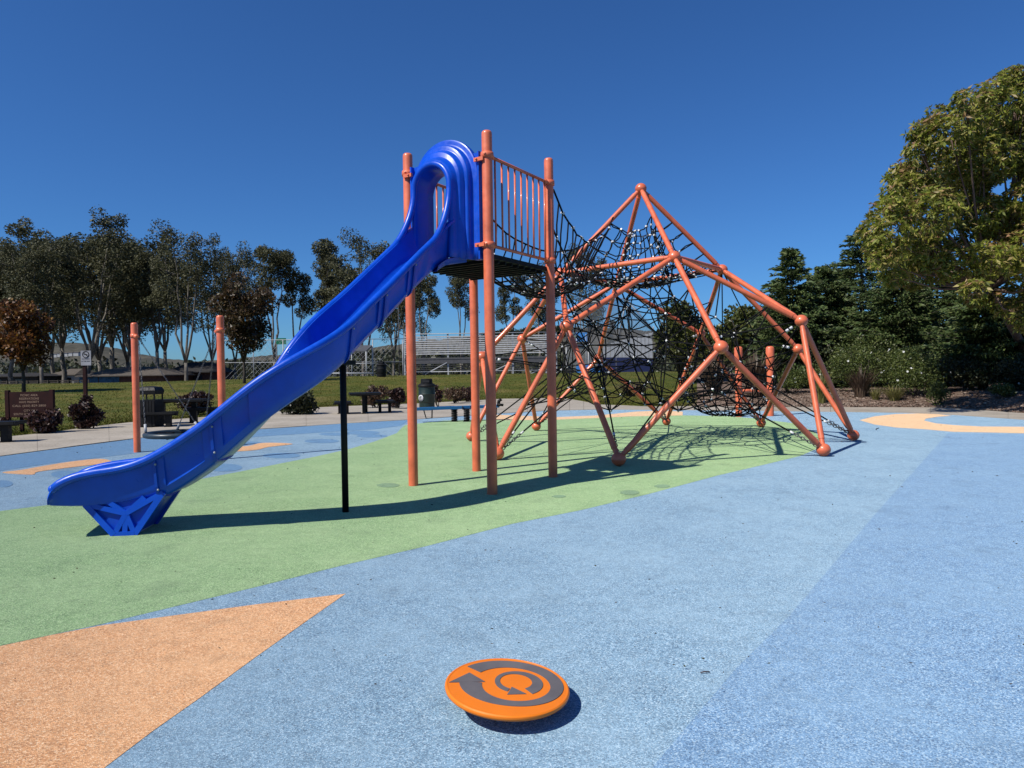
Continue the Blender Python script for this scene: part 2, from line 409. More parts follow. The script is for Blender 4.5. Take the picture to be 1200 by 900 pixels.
cres = F((1007.5, 492.5), (1025, 488), (1050, 485.3), (1075, 484.7), (1097, 485.4), (1115, 487.3), (1100, 488.4), (1085, 490.7), (1083, 493), (1097, 496.3), (1117, 498.3), (1150, 500), (1200, 500.3), (1300, 500.5), (1300, 508.5), (1200, 507.8), (1167, 507), (1117, 506), (1083, 503), (1050, 501), (1025, 497.5))
sheet('tan_crescent', cres, RB_TAN, .005)
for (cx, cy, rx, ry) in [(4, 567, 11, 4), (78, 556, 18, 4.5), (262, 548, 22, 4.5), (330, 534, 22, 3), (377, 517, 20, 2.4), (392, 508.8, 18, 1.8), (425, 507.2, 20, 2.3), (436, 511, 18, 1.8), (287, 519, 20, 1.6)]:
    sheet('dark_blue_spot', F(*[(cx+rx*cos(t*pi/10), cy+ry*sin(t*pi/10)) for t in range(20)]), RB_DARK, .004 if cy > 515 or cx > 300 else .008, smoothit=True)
for (cx, cy, rx, ry) in [(738, 577.5, 11, 2.6), (776, 570, 9, 2), (655, 582, 8, 1.5), (455, 569, 13, 2.5)]:
    sheet('worn_spot', F(*[(cx+rx*cos(t*pi/10)*(1+.12*sin(3*t)), cy+ry*sin(t*pi/10)) for t in range(20)]), RB_GRDK, .005, smoothit=True)

# ---------------------------------------------------------------- play tower with slide
PF, PL, PR, PB = Vector((-.261, 8.626, 0)), Vector((-1.333, 9.374, 0)), Vector((.559, 9.942, 0)), Vector((-.556, 10.659, 0))
DECKZ = 2.955
tower = thing('play_tower', 'tall orange post tower with black deck and curving blue slide', 'play tower', (-.4, 9.65, 0))
def domed_post(b, p, h, r=.064, seg=20):
    b.lathe([(r, 0), (r, h-.045), (r*.95, h-.022), (r*.75, h-.006), (r*.4, h), (1e-5, h+.001)], seg, Matrix.Translation(p))
posts = {}
for k, p, h in (('F', PF, 4.43), ('L', PL, 4.40), ('R', PR, 4.48), ('B', PB, 4.43)):
    b = MB(); domed_post(b, p, h); posts[k] = b.build('post', ORANGE, tower, auto=40)
    for z in (3.045, 4.13):
        c = MB(); c.lathe([(.066, -.036), (.078, -.034), (.081, 0), (.078, .034), (.066, .036)], 20, Matrix.Translation(p+Vector((0, 0, z))))
        for an in (0.6, 2.4, 4.4):
            c.sphere(p+Vector((.082*cos(an), .082*sin(an), z)), .016, 8, 6)
        c.build('clamp', ORANGE_DK, posts[k])
# deck slab with underside ribs
b = MB()
cen = (PF+PL+PR+PB)/4
cor = [cen+(p-cen)*.97 for p in (PF, PR, PB, PL)]
b.loft([[c+Vector((0, 0, z)) for c in cor] for z in (DECKZ-.055, DECKZ)], True, False, True)
deck = b.build('deck', BLACKDECK, tower)
for t in np.linspace(.08, .92, 9):
    b = MB(); p = cor[0].lerp(cor[1], t)*.98+cen*.02; q = cor[3].lerp(cor[2], t)*.98+cen*.02
    b.box((p+q)/2+Vector((0, 0, DECKZ-.075)), ((q-p).length*.97, .03, .04), Matrix.Rotation(math.atan2((q-p).y, (q-p).x), 3, 'Z'))
    b.build('deck_rib', BLACKDECK, deck)
def barrier(pa, pb, n, z0=3.045, z1=4.13):
    d = (pb-pa).normalized(); off = .03
    br = bpy.data.objects.new('barrier', None); COL.objects.link(br); br.parent = tower; br.matrix_parent_inverse = parent_world(tower).inverted()
    for z in (z0, z1):
        o = MB(); o.tube([pa+d*.05+Vector((0, 0, z)), pb-d*.05+Vector((0, 0, z))], .021, 10)
        for p, s in ((pa, 1), (pb, -1)): o.sphere(p+d*s*.10+Vector((0, 0, z)), .036, 10, 8)
        o.build('rail', ORANGE, br)
    L = (pb-pa).length
    for i in range(n):
        t = .17+(L-.30)*i/(n-1)
        c = MB(); c.tube([pa+d*t+Vector((0, 0, z0)), pa+d*t+Vector((0, 0, z1))], .0125, 8); c.build('bar', ORANGE, br)
barrier(PF, PR, 9); barrier(PL, PB, 9)

# slide chute: centre line, floor height, heading
PATHS = [(-0.807, 8.992, 2.959, -2.215), (-0.908, 8.857, 2.942, -2.209), (-1.008, 8.721, 2.904, -2.183), (-1.102, 8.581, 2.807, -2.161), (-1.197, 8.439, 2.683, -2.169), (-1.298, 8.294, 2.545, -2.180), (-1.401, 8.147, 2.399, -2.176), (-1.503, 7.997, 2.253, -2.168), (-1.605, 7.846, 2.108, -2.163), (-1.708, 7.693, 1.972, -2.156), (-1.807, 7.541, 1.840, -2.121), (-1.893, 7.390, 1.711, -2.116), (-1.983, 7.251, 1.586, -2.227), (-2.090, 7.135, 1.470, -2.404), (-2.211, 7.044, 1.353, -2.632), (-2.351, 6.989, 1.226, -2.851), (-2.502, 6.957, 1.091, -2.984), (-2.655, 6.941, 0.945, -3.070), (-2.814, 6.935, 0.803, -3.118), (-2.978, 6.933, 0.677, -3.140), (-3.145, 6.934, 0.566, -3.153), (-3.310, 6.937, 0.471, -3.146), (-3.475, 6.936, 0.396, -3.099), (-3.639, 6.923, 0.346, -3.041), (-3.803, 6.903, 0.316, -2.995), (-3.967, 6.875, 0.302, -2.951), (-4.129, 6.840, 0.302, -2.897), (-4.289, 6.794, 0.314, -2.855), (-4.405, 6.756, 0.328, -2.843)]
_P = np.array(PATHS); _S = np.concatenate([[0], np.cumsum(np.hypot(np.diff(_P[:, 0]), np.diff(_P[:, 1])))]); SLEN = _S[-1]
def spath(s):
    g = lambda k: sum(np.interp(s+o, _S, _P[:, k]) for o in (-.09, 0, .09))/3
    x, y, z, h = g(0), g(1), g(2), g(3)
    return Vector((x, y, z)), Vector((-sin(h), cos(h), 0)), h      # lateral vector: + is the near side
if spath(1.)[1].y > 0: SIGN = -1
else: SIGN = 1
JOINTS = [.92, 1.40, 1.92, 3.06, 3.60]       # seams between the moulded sections (along the run)
def wallh(s):
    h = .34+.10*max(0, 1-(s-.24)/.42)**1.5 if s < .66 else .34
    e = SLEN-s
    if e < .55: h = .02+(h-.02)*math.sqrt(max(0, 1-((.55-e)/.55)**2.2))
    return h
def recess(s):
    d = min([abs(s-j) for j in JOINTS]); a = 1. if d > .085 else 0.
    if s < .7 or s > 3.64 or 1.9 < s < 2.75: a = 0.
    return a
def ring(s, rc):
    p, lat, h = spath(s); lat = lat*SIGN; H = wallh(s); W = .292; k = min(1., H/.11); k2 = .3+.7*k
    dn = .10-.085*sst((s-(SLEN-1.15))/.5)
    pr = [(0, 0), (.13, .004), (.19, .02), (.225, .06), (.243, min(.12, H*.5)), (W-.022, H-.035*k), (W-.016, H-.010*k), (W+.006, H+.004), (W+.034*k2, H+.004), (W+.060*k2, H-.012*k), (W+.066*k2, H-.036*k), (W+.044*k2, H-.054*k), (W+.006, H-.058*k)]
    q = .75 if H > .1 else H*.7
    ro = .020*rc
    pr += [(W+.004-ro, H-.085 if H > .2 else H*.42), (W-.034-ro, .02 if H > .2 else H*.2), (W-.046, -.2*dn), (W-.075, -dn*.75), (W-.11, -dn), (0, -dn)]
    pts = [p+lat*u+Vector((0, 0, v)) for u, v in pr]+[p-lat*u+Vector((0, 0, v)) for u, v in reversed(pr[1:-1])]
    return pts
ss = sorted(set([round(x, 4) for x in np.linspace(.24, SLEN, 120)]+[round(j+o, 4) for j in JOINTS for o in (-.0855, -.0845, .0845, .0855)]
                + [2.749, 2.751]+[round(SLEN-x, 4) for x in (.005, .015, .03, .05)]))
b = MB(); b.loft([ring(s, recess(s)) for s in ss], True, True, True)
slide = b.build('slide', BLUE, tower, fix=True, auto=38)
tag(slide, 'curving blue plastic slide')
for j in JOINTS:                              # bolted flanges
    b = MB(); a0, a1 = ring(j-.012, 0), ring(j+.012, 0)
    n = len(a0); idx = [12, 13, 14, 15, 16, 17, 18] + [n-i for i in (17, 16, 15, 14, 13, 12)]
    c0 = spath(j)[0]
    def grow(p): d = p-c0; d = d-Vector((0, 0, d.z*.6)); return p+d.normalized()*.022
    for A in (a0, a1): pass
    b.loft([[a0[i] for i in idx], [grow(a0[i]) for i in idx], [grow(a1[i]) for i in idx], [a1[i] for i in idx]], False, False)
    fl = b.build('flange', BLUE_FLANGE, slide)
    for i in (13, 14):
        b = MB(); p = grow(a0[i]).lerp(grow(a0[i+1]), .12 if i == 13 else .9); b.sphere(p, .011, 8, 6); b.build('bolt', STEEL, slide)
# hood
E2 = (PF-PL).normalized(); D0 = Vector((-.572, -.82, 0)).normalized(); MH = (PF+PL)/2
def U(w, a, top, zb, n=28, pinch=0):
    pts = []; zs = top-a*1.0
    for z in np.linspace(zb, zs, 9)[:-1]: pts.append((-a, z))
    for i in range(n+1):
        t = pi-pi*i/n; pts.append((a*cos(t), zs+a*sin(t)))
    for z in np.linspace(zs, zb, 9)[1:]: pts.append((a, z))
    return [MH+E2*u+D0*w+Vector((0, 0, z)) for u, z in pts]
hb = 2.90
prof = [(-.05, .455, 4.36), (-.05, .525, 4.43), (.0, .53, 4.435), (.03, .525, 4.43), (.04, .505, 4.41), (.035, .47, 4.375), (.045, .452, 4.357), (.11, .44, 4.345), (.125, .425, 4.33), (.125, .40, 4.29), (.135, .392, 4.27), (.19, .382, 4.245), (.20, .372, 4.23),
        (.205, .348, 4.185), (.215, .34, 4.17), (.27, .335, 4.14), (.295, .326, 4.12), (.31, .305, 4.09), (.31, .28, 4.06), (.295, .262, 4.04), (.26, .255, 4.03), (.1, .255, 4.02), (-.05, .26, 4.02)]
b = MB(); b.loft([U(w, a, t, hb-.02 if w < .2 else hb-.05*0) for w, a, t in prof], False, True)
hood = b.build('hood', BLUE, slide, fix=True, auto=50)
sol = hood.modifiers.new('thick', 'SOLIDIFY'); sol.thickness = .012; sol.offset = -1
for sgn in (-1, 1):
    b = MB(); R3 = Matrix((E2, D0, Vector((0, 0, 1)))).transposed()
    b.box(MH+E2*sgn*.50+D0*-.02+Vector((0, 0, (hb-.02+4.19)/2)), (.105, .05, 4.19-hb+.02), R3)
    b.box(MH+E2*sgn*.553+D0*.012+Vector((0, 0, (hb-.02+4.19)/2)), (.022, .09, 4.19-hb+.02), R3)
    b.build('hood_flange', BLUE, slide)
    for z in (3.045, 4.08): b = MB(); b.box(MH+E2*sgn*.585+D0*.075+Vector((0, 0, z)), (.14, .035, .045), R3); b.sphere(MH+E2*sgn*.56+D0*.10+Vector((0, 0, z)), .014, 8, 6); b.build('hood_bracket', ORANGE_DK, slide)
# outer skirt joining hood and chute
b = MB(); rows = []
for s in np.linspace(.02, .5, 10):
    p, lat, h = spath(s); lat = lat*SIGN; rows.append((s, p, lat))
b.loft([[p+lat*(u*(.30+.10*max(0, 1-s/.35)))+Vector((0, 0, -.10 if abs(u) < 1 else -.03)) for u in (-1, -.9, 0, .9, 1)] for s, p, lat in rows], False, True)
b.build('hood_tray', BLUE_FLANGE, slide)
# triangular foot with star shaped cut-outs
p, lat, hd = spath(SLEN-.74); lat = lat*SIGN; dr = Vector((cos(hd), sin(hd), 0)); up = Vector((0, 0, 1))
Wf = .245; SF = SLEN-.71
ctr = spath(SF)[0]; ctr.z = 0
def fp(u, v, w): return ctr+dr*u+lat*w+up*v
foot = MB(); outl = [(-.35, .40), (.35, .31), (.10, .012), (-.085, .012)]
for w in (-Wf+.03, Wf-.03):
    foot.loft([[fp(x, y, w-.012) for x, y in outl], [fp(x, y, w+.012) for x, y in outl]], True, False, True)
foot.loft([[fp(-.085, .012, -Wf+.04), fp(-.085, .012, Wf-.04)], [fp(-.35, .40, -Wf+.04), fp(-.35, .40, Wf-.04)]], False, False)
foot.loft([[fp(.10, .012, -Wf+.04), fp(.10, .012, Wf-.04)], [fp(.35, .31, -Wf+.04), fp(.35, .31, Wf-.04)]], False, False)
foot = foot.build('slide_foot', BLUE_FLANGE, tower)
for w in (-Wf, Wf):
    def strut(a, c, wd, th):
        A = Vector(a); C = Vector(c); d = (C-A).normalized(); n = Vector((-d.y, d.x))*wd/2
        q = [A+n, C+n, C-n, A-n]; b = MB(); b.loft([[fp(x, y, w-th) for x, y in q], [fp(x, y, w+th) for x, y in q]], True, False, True); b.build('strut', BLUE, foot)
    for i in range(1, 4): strut(outl[i], outl[(i+1) % 4], .055, .022-.001*i)
    c = (-.01, .21)
    for i, q in enumerate(outl+[(.005, .015), (-.18, .36), (.15, .33)]): strut(c, q, .046, .0172-.0007*i)
for (x, y) in ((-.06, 0), (.04, 0)):
    b = MB(); b.box(fp(x, .008, 0), (.05, .42, .016), Matrix.Rotation(hd, 3, 'Z')); b.build('anchor_plate', STEEL, foot)
# one rolled rim round the hood opening and down both walls of the chute
def rimpt(s, sg):
    p_, l_, h_ = spath(s); return p_+l_*SIGN*sg*(.292+.026)+Vector((0, 0, wallh(s)-.026))
arch = U(.285, .292, 4.075, 3.56, 22)[8:-8]
near_ = [rimpt(x, 1) for x in np.linspace(.62, SLEN-.075, 64)]; far_ = [rimpt(x, -1) for x in np.linspace(.62, SLEN-.035, 64)]
if (arch[0]-near_[0]).length < (arch[-1]-near_[0]).length: arch = arch[::-1]
def bez(p0, p1, p2, p3, n=10):
    return [p0*(1-t)**3+p1*3*t*(1-t)**2+p2*3*t*t*(1-t)+p3*t**3 for t in [i/n for i in range(1, n)]]
def join(a, a2, q, q2):
    d1 = Vector((0, 0, -1)); d2 = (q-q2).normalized(); return bez(a, a+d1*.28, q+d2*.20, q)
rim = far_[::-1]+join(arch[0], arch[1], far_[0], far_[1])[::-1]+arch+join(arch[-1], arch[-2], near_[0], near_[1])+near_
b = MB(); b.tube(rim, .040, 12); [b.sphere(q_, .0405, 12, 8) for q_ in (rim[0], rim[-1])]; b.build('rim', BLUE, slide)
b = MB(); sp = Vector((-1.829, 7.643, 0)); b.tube([sp+up*-.02, sp+up*1.86], .036, 14)
for k in range(1): b.box(sp+up*1.62, (.10, .34, .05), Matrix.Rotation(-2.307, 3, 'Z'))
tag(b.build('support_post', BLACK, slide), 'slim black post holding up the slide')

# ---------------------------------------------------------------- rope climber
climber = thing('rope_climber', 'domed orange bar frame filled with black rope nets', 'climbing frame', (2.79, 14.5, 0))
ND = {}
for k, (px, py, Y) in dict(A=(751, 221, 14.51), B=(790, 301, 12.81), C=(846, 316, 14.78), N=(722, 333, 16.21), D=(657, 320, 14.24), E=(664, 382, 12.03), H=(845, 407, 11.16), I=(939, 376, 12.71), J=(935, 409, 15.05),
      K=(821, 391, 16.99), L=(701, 420, 17.86), F=(612, 397, 16.31), G=(565, 418, 13.98)).items(): ND[k] = at(px, py, Y)
BR = .116
for k, (px, py) in dict(a=(725, 538), b=(965, 527), c=(1000, 510), g=(892, 495.5), f=(781, 493.5), e=(628.5, 499.5), h=(552.5, 511), d=(583, 531.5)).items(): ND[k] = flat(px, py, BR-.004)
BARS = 'AB AC AN AD BC CN ND DB BE BH BI CI CJ CK NK NL NF DF DG DE Ea Ha Hb Ib Ic Jc Jg Kg Kf Lf Le Fe Fh Gh Gd Ed'.split()
for q in BARS:
    p0, p1 = ND[q[0]], ND[q[1]]; d = (p1-p0).normalized()
    b = MB(); b.tube([p0+d*.06, p0+d*.19, p0+d*.191, p1-d*.191, p1-d*.19, p1-d*.06], [.042, .042, .05, .05, .042, .042], 14)
    b.build('bar', ORANGE, climber, auto=40)
for k, p in ND.items():
    b = MB(); r = BR
    b.lathe([(max(1e-5, r*sin(pi*i/14)), -r*.94*cos(pi*i/14)) for i in range(7)]+[(r*1.012, -.008), (r*1.012, .008)]+[(max(1e-5, r*sin(pi*i/14)), -r*.94*cos(pi*i/14)) for i in range(8, 15)], 22, Matrix.Translation(p))
    b.build('ball_joint', ORANGE, climber)
rr = random.Random(11)
RR = .0128
def sag(p, q, s, n=6, side=None):
    out = []
    for i in range(n+1):
        t = i/n; v = p.lerp(q, t); v = v+Vector((0, 0, -s*4*t*(1-t)))
        if side is not None: v = v+side*(4*t*(1-t))
        out.append(v)
    return out
clamps = MB()
def clamp(p, r=.021, d=None):
    d = d or Vector((rr.uniform(-1, 1), rr.uniform(-1, 1), rr.uniform(-.6, .6))).normalized()
    clamps.tube([p-d*.028, p+d*.028], r, 6)
C0 = (ND['B']+ND['C']+ND['N']+ND['D'])/4
# the upper net: four faces of the top pyramid, sagging inwards, plus its floor
up_net = MB()
order = 'BCND'
for i in range(4):
    q0, q1 = ND[order[i]], ND[order[(i+1) % 4]]; A = ND['A']
    rows = []
    skip = (order[i], order[(i+1) % 4])
    for t in (.40, .53, .66, .79, .92):
        p, q = A.lerp(q0, t), A.lerp(q1, t); mid = (p+q)/2; axis = Vector((A.x, A.y, mid.z))
        row = sag(p, q, .16+.26*t*.9, 10, (axis-mid)*.42)
        row = [v+Vector((rr.uniform(-.03, .03), rr.uniform(-.03, .03), rr.uniform(-.03, .03))) if 0 < k < 10 else v for k, v in enumerate(row)]
        rows.append(row)
    for r_ in rows: up_net.tube(r_, RR, 5)
    for k in (2, 4, 5, 6, 8):
        for j in range(4):
            a_, c_ = rows[j][k], rows[j+1][k]
            up_net.tube(sag(a_, c_, .05, 4, Vector((rr.uniform(-.05, .05), rr.uniform(-.05, .05), 0))), RR, 5)
            clamp(a_)
        clamp(rows[4][k])
        up_net.tube(sag(rows[4][k], q0.lerp(q1, (k+rr.uniform(-.4, .4))/10), .05, 4), RR, 5)
        # down to the floor of the bowl
        fl = C0.lerp(q0.lerp(q1, k/10), .55)+Vector((0, 0, -.20)); up_net.tube(sag(rows[3][k], fl, .10, 5), RR, 5); clamp(fl)
        up_net.tube(sag(fl, C0+Vector((0, 0, -.27)), .05, 5), RR, 5)
    for s_ in (.2, .42, .66, .85):
        p, q = C0.lerp(q0, s_)+Vector((0, 0, -.27*(1-s_)-.05)), C0.lerp(q1, s_)+Vector((0, 0, -.27*(1-s_)-.05))
        up_net.tube(sag(p, q, .05, 6), RR, 5); clamp(p); clamp((p+q)/2-Vector((0, 0, .05)))
    up_net.tube([q0, C0+Vector((0, 0, -.27))], RR, 5)
clamp(C0+Vector((0, 0, -.27)), .035)
o = up_net.build('upper_net', ROPE, climber); o['kind'] = 'stuff'
# the tunnel net between deck and frame
tun = MB(); Z = Vector((0, 0, 1))
R0, B0 = PR+Vector((.05, .05, 0)), PB+Vector((.05, .05, 0))
AD, AN = ND['A'].lerp(ND['D'], .34), ND['A'].lerp(ND['D'], .46)
DBp, DNp = ND['D'].lerp(ND['B'], .42), ND['D'].lerp(ND['N'], .42)
start = [R0+Z*4.05, R0+Z*3.5, R0+Z*3.0, R0.lerp(B0, .33)+Z*2.93, R0.lerp(B0, .66)+Z*2.93, B0+Z*3.0, B0+Z*3.5, B0+Z*4.05]
end = [AD, ND['A'].lerp(ND['D'], .72).lerp(DBp, .5), DBp, ND['D'].lerp(DBp, .4)-Z*.08, ND['D'].lerp(DNp, .4)-Z*.08, DNp, ND['A'].lerp(ND['D'], .75).lerp(DNp, .5), AN]
sags = [.62, .42, .30, .34, .34, .30, .42, .62]
lines = [[v+Vector((rr.uniform(-.02, .02), rr.uniform(-.02, .02), rr.uniform(-.015, .015))) for v in sag(a_, c_, s_, 16)] for a_, c_, s_ in zip(start, end, sags)]
for l in lines: tun.tube(l, RR*1.15, 5)
for k in range(1, 16):
    for i in range(7):
        m_ = (lines[i][k]+lines[i+1][k])/2
        tun.tube([lines[i][k], m_+Vector((rr.uniform(-.04, .04), rr.uniform(-.12, .12), -.05)), lines[i+1][k]], RR, 5)
        if (k+i) % 2 == 0: clamp(lines[i][k])
for i in (2, 3, 4):
    for f_ in (.33, .66):
        tun.tube([lines[i][k].lerp(lines[i+1][k], f_)-Z*.05 for k in range(17)], RR, 5)
o = tun.build('tunnel_net', ROPE, climber); o['kind'] = 'stuff'
# the space net inside
nodes = []
def ringn(r, z, n, ph, j=.16):
    for i in range(n):
        an = ph+2*pi*i/n
        nodes.append(Vector((2.79+r*cos(an), 14.5+r*sin(an), z))+Vector((rr.uniform(-j, j), rr.uniform(-j, j), rr.uniform(-j, j))))
ringn(.55, 2.85, 6, .2); ringn(1.35, 2.55, 10, .5); ringn(1.75, 2.05, 12, .1); ringn(1.85, 1.5, 12, .35); ringn(1.6, 1.02, 10, .2); ringn(.95, .82, 8, .7)
ringn(.75, 2.2, 6, .9); ringn(.95, 1.6, 8, .3); ringn(.4, 1.15, 4, .2); ringn(.02, 1.9, 1, 0)
space = MB(); seen = set()
for i, p in enumerate(nodes):
    ds = sorted((p-q).length for q in nodes)[1:6]
    near = sorted(range(len(nodes)), key=lambda j: (nodes[j]-p).length)[1:6]
    for j in near:
        if (nodes[j]-p).length < 1.45 and (min(i, j), max(i, j)) not in seen:
            seen.add((min(i, j), max(i, j))); space.tube(sag(p, nodes[j], rr.uniform(0, .06), 4, Vector((rr.uniform(-.06, .06), rr.uniform(-.06, .06), 0))), RR, 5)
    clamp(p, .023)
for k in 'BCND':
    for j in sorted(range(len(nodes)), key=lambda j: (nodes[j]-(ND[k]*.35+C0*.65-Z*.4)).length)[:4]: space.tube([C0.lerp(ND[k], .3)-Z*.22, nodes[j]], RR, 5)
    j = min(range(len(nodes)), key=lambda j: (nodes[j]-ND[k]).length); space.tube([ND[k], nodes[j]], RR*1.1, 5)
for q in ('BE', 'BH', 'CI', 'CK', 'NL', 'NF', 'DG', 'DE', 'NK', 'Kf', 'Le', 'Ed', 'Ea'):
    p = ND[q[0]].lerp(ND[q[1]], rr.uniform(.35, .7))
    for j in sorted(range(len(nodes)), key=lambda j: (nodes[j]-p).length)[:3]: space.tube(sag(p, nodes[j], .02, 3), RR, 5)
for k in 'EIKFHJLG':
    near = sorted(range(len(nodes)), key=lambda j: (nodes[j]-ND[k]).length)
    for j in near[:2 if k in 'HJ' else 3]: space.tube([ND[k], nodes[j]], RR, 5)
    p = ND[k].lerp(nodes[near[0]], .16); clamp(p, .028, (nodes[near[0]]-ND[k]).normalized()); clamp(ND[k].lerp(nodes[near[0]], .22), .028, (nodes[near[0]]-ND[k]).normalized())
o = space.build('space_net', ROPE, climber); o['kind'] = 'stuff'
# hammock bowl
bowl = MB(); bc = Vector((4.75, 15.6, 1.42)); nm = 18
def bp(i, t): an = 2*pi*i/nm+.5*(1-t); r = 1.0*sin(t*pi/2)**.8; return bc+Vector((r*cos(an)*1.05, r*sin(an)*.9, -.98*cos(t*pi/2)+.12*sin(2*an)*t))
for i in range(nm): bowl.tube([bp(i, t) for t in np.linspace(.06, 1, 9)], RR, 5)
for t in (.14, .28, .42, .55, .68, .8, .9, 1.):
    bowl.tube([bp(i+.0, t)+Vector((rr.uniform(-.02, .02), rr.uniform(-.02, .02), rr.uniform(-.02, .02))) for i in range(nm)], RR, 5, closed=True)
    for i in range(0, nm, 3): clamp(bp(i+int(t*10) % 3, t))
for k, i in (('K', 6), ('J', 1), ('C', 4), ('H', 12), ('I', 15), ('C', 17), ('g', 2), ('b', 14), ('K', 8), ('f', 9)): bowl.tube(sag(ND[k], bp(i, 1.), .03, 4), RR, 5)
bowl.tube([bp(3, .85), bp(11, .85)], RR, 5)
o = bowl.build('hammock_net', ROPE, climber); o['kind'] = 'stuff'
# guy ropes with chains at the ground balls
def link(b, p, d, n, L=.075, r=.0085, w=.022):
    m_ = d.cross(n).normalized(); pts = []
    for i in range(10):
        an = 2*pi*i/10; pts.append(p+d*(L*.5*cos(an))+n*(w*sin(an)))
    b.tube(pts, r, 5, closed=True)
for k in 'abcdegfh':
    p = ND[k]; near = sorted(range(len(nodes)), key=lambda j: (nodes[j]-p-Z*.6).length)[:2]
    for j in near:
        q = nodes[j]; d = (q-p).normalized(); s0 = p+d*BR
        b = MB(); b.tube([s0+d*.42, q], RR*1.1, 6); g_ = b.build('guy_rope', ROPE, climber)
        n_ = d.cross(Z).normalized(); b = MB()
        for i in range(7):
            nn = n_ if i % 2 else d.cross(n_).normalized(); link(b, s0+d*(.03+.058*i), d, nn)
        b.build('chain', CHAINM, g_)
        b = MB(); b.tube([s0+d*.43, s0+d*.50], .02, 8); b.build('ferrule', ALU, g_)
o = clamps.build('rope_clamp', ALU, climber); o['kind'] = 'stuff'

# ---------------------------------------------------------------- spinner disc
dc = at(594.5, 804, 3.12); TL = Matrix.Rotation(radians(4.4), 4, 'Y') @ Matrix.Rotation(radians(1.3), 4, 'X')
spin = thing('spinner_disc', 'low round orange spinner disc with grey circling arrows', 'spinner', (dc.x, dc.y, 0))
Rd = .278; Md = Matrix.Translation(dc) @ TL
b = MB(); b.lathe([(1e-5, -.022), (Rd*.88, -.022), (Rd*.965, -.019), (Rd*.992, -.012), (Rd, -.005), (Rd*.995, .002), (Rd*.975, .0065), (Rd*.955, .0065), (Rd*.95, .005), (Rd*.5, .006), (1e-5, .006)], 96, Md)
disc = b.build('disc', DISC, spin, auto=35)
def mark(outer, inner, head=None, zt=.0085):
    """flat band between two radius profiles, standing just proud of the disc"""
    b = MB(); n = len(outer)
    vs = [Md @ Vector((x*Rd, y*Rd, z)) for z in (zt, .004) for (x, y) in outer+inner]
    fs = []
    for i in range(n-1): fs.append((i, i+1, n+i+1, n+i))
    m2 = 2*n; per = list(range(n))+list(range(2*n-1, n-1, -1))
    for a_, c_ in zip(per, per[1:]+per[:1]): fs.append((a_, c_, c_+m2, a_+m2))
    b.add(vs, fs)
    if head:
        k = len(b.v); b.add([Md @ Vector((x*Rd, y*Rd, z)) for z in (zt+.0004, .004) for x, y in head], [tuple(range(len(head)))]+[(i, (i+1) % len(head), (i+1) % len(head)+len(head), i+len(head)) for i in range(len(head))])
    return b
def spl(tab, n=60):
    a = np.array(sorted(tab), float); t = np.linspace(a[0, 0], a[-1, 0], n)
    return t, np.interp(t, a[:, 0], a[:, 1]), np.interp(t, a[:, 0], a[:, 2])
def smooth(v, k=7): 
    p = np.concatenate([np.full(k, v[0]), v, np.full(k, v[-1])]); return np.convolve(p, np.ones(2*k+1)/(2*k+1), 'same')[k:-k]
t, ri, ro = spl([(140, .575, .895), (105, .60, .85), (60, .65, .88), (20, .71, .93), (0, .72, .935), (-25, .67, .87), (-61, .57, .71), (-90, .51, .66), (-110, .48, .65), (-140, .44, .70), (-166, .41, .765), (-181, .40, .80)])
ri, ro = smooth(ri), smooth(ro)
ou = [(r*cos(radians(x)), r*sin(radians(x))) for x, r in zip(t, ro)]; inn = [(r*cos(radians(x)), r*sin(radians(x))) for x, r in zip(t, ri)]
mark(ou, inn, [(-.93, -.045), (-.36, .045), (-.63, .335)]).build('arrow_mark', GREY, disc)
cx, cy = .13, .115
t, ri, ro = spl([(-55, .26, .47), (-20, .27, .455), (20, .27, .43), (60, .275, .40), (100, .275, .36), (140, .265, .335), (180, .25, .33), (220, .25, .345), (250, .27, .38)])
ou = [(cx+r*cos(radians(x)), cy+r*sin(radians(x))) for x, r in zip(t, smooth(ro))]; inn = [(cx+r*cos(radians(x)), cy+r*sin(radians(x))) for x, r in zip(t, smooth(ri))]
mark(ou, inn, [(.0, -.335), (.07, -.075), (.30, -.28)]).build('arrow_mark', GREY, disc)
b = MB(); b.lathe([(.11, 0), (.11, .012), (.06, .03), (.055, dc.z-.028)], 24, Matrix.Translation((dc.x, dc.y, .002))); b.build('base', BLACK, spin)

# ---------------------------------------------------------------- basket swing on two posts
P1, P2 = flat(161, 530), flat(261.5, 538)
swing = thing('basket_swing', 'dark ring seat swing chained between two orange posts', 'swing', ((P1+P2)/2))
for p in (P1, P2):
    b = MB(); domed_post(b, p, 2.585, .066); ps = b.build('post', ORANGE, swing, auto=40)
    d = (P2-P1).normalized()*(1 if p is P1 else -1)
    b = MB(); b.tube([p+Z*2.32, p+Z*2.32+d*.12+Vector((0, -.02, -.03))], [.06, .035], 10); b.tube([p+Z*2.28-d*0, p+Z*2.36], .075, 14); b.build('chain_bracket', ORANGE_DK, ps)
sc_ = (P1+P2)/2+Vector((-.02, .15, .40)); SR = .60
b = MB(); b.tube([sc_+Vector((SR*cos(i*pi/16), SR*sin(i*pi/16), 0)) for i in range(32)], .05, 10, closed=True)
seat = b.build('seat_ring', paint('dark_teal_rubber', (.02, .035, .045), .4, .1, .5), swing)
b = MB()
for k in np.linspace(-.5, .5, 7):
    L = math.sqrt(SR**2-k*k*1.2); b.tube([sc_+Vector((k, -L, 0)), sc_+Vector((k, 0, -.06)), sc_+Vector((k, L, 0))], .011, 5); b.tube([sc_+Vector((-L, k, 0)), sc_+Vector((0, k, -.06)), sc_+Vector((L, k, 0))], .011, 5)
o = b.build('seat_net', ROPE, seat)
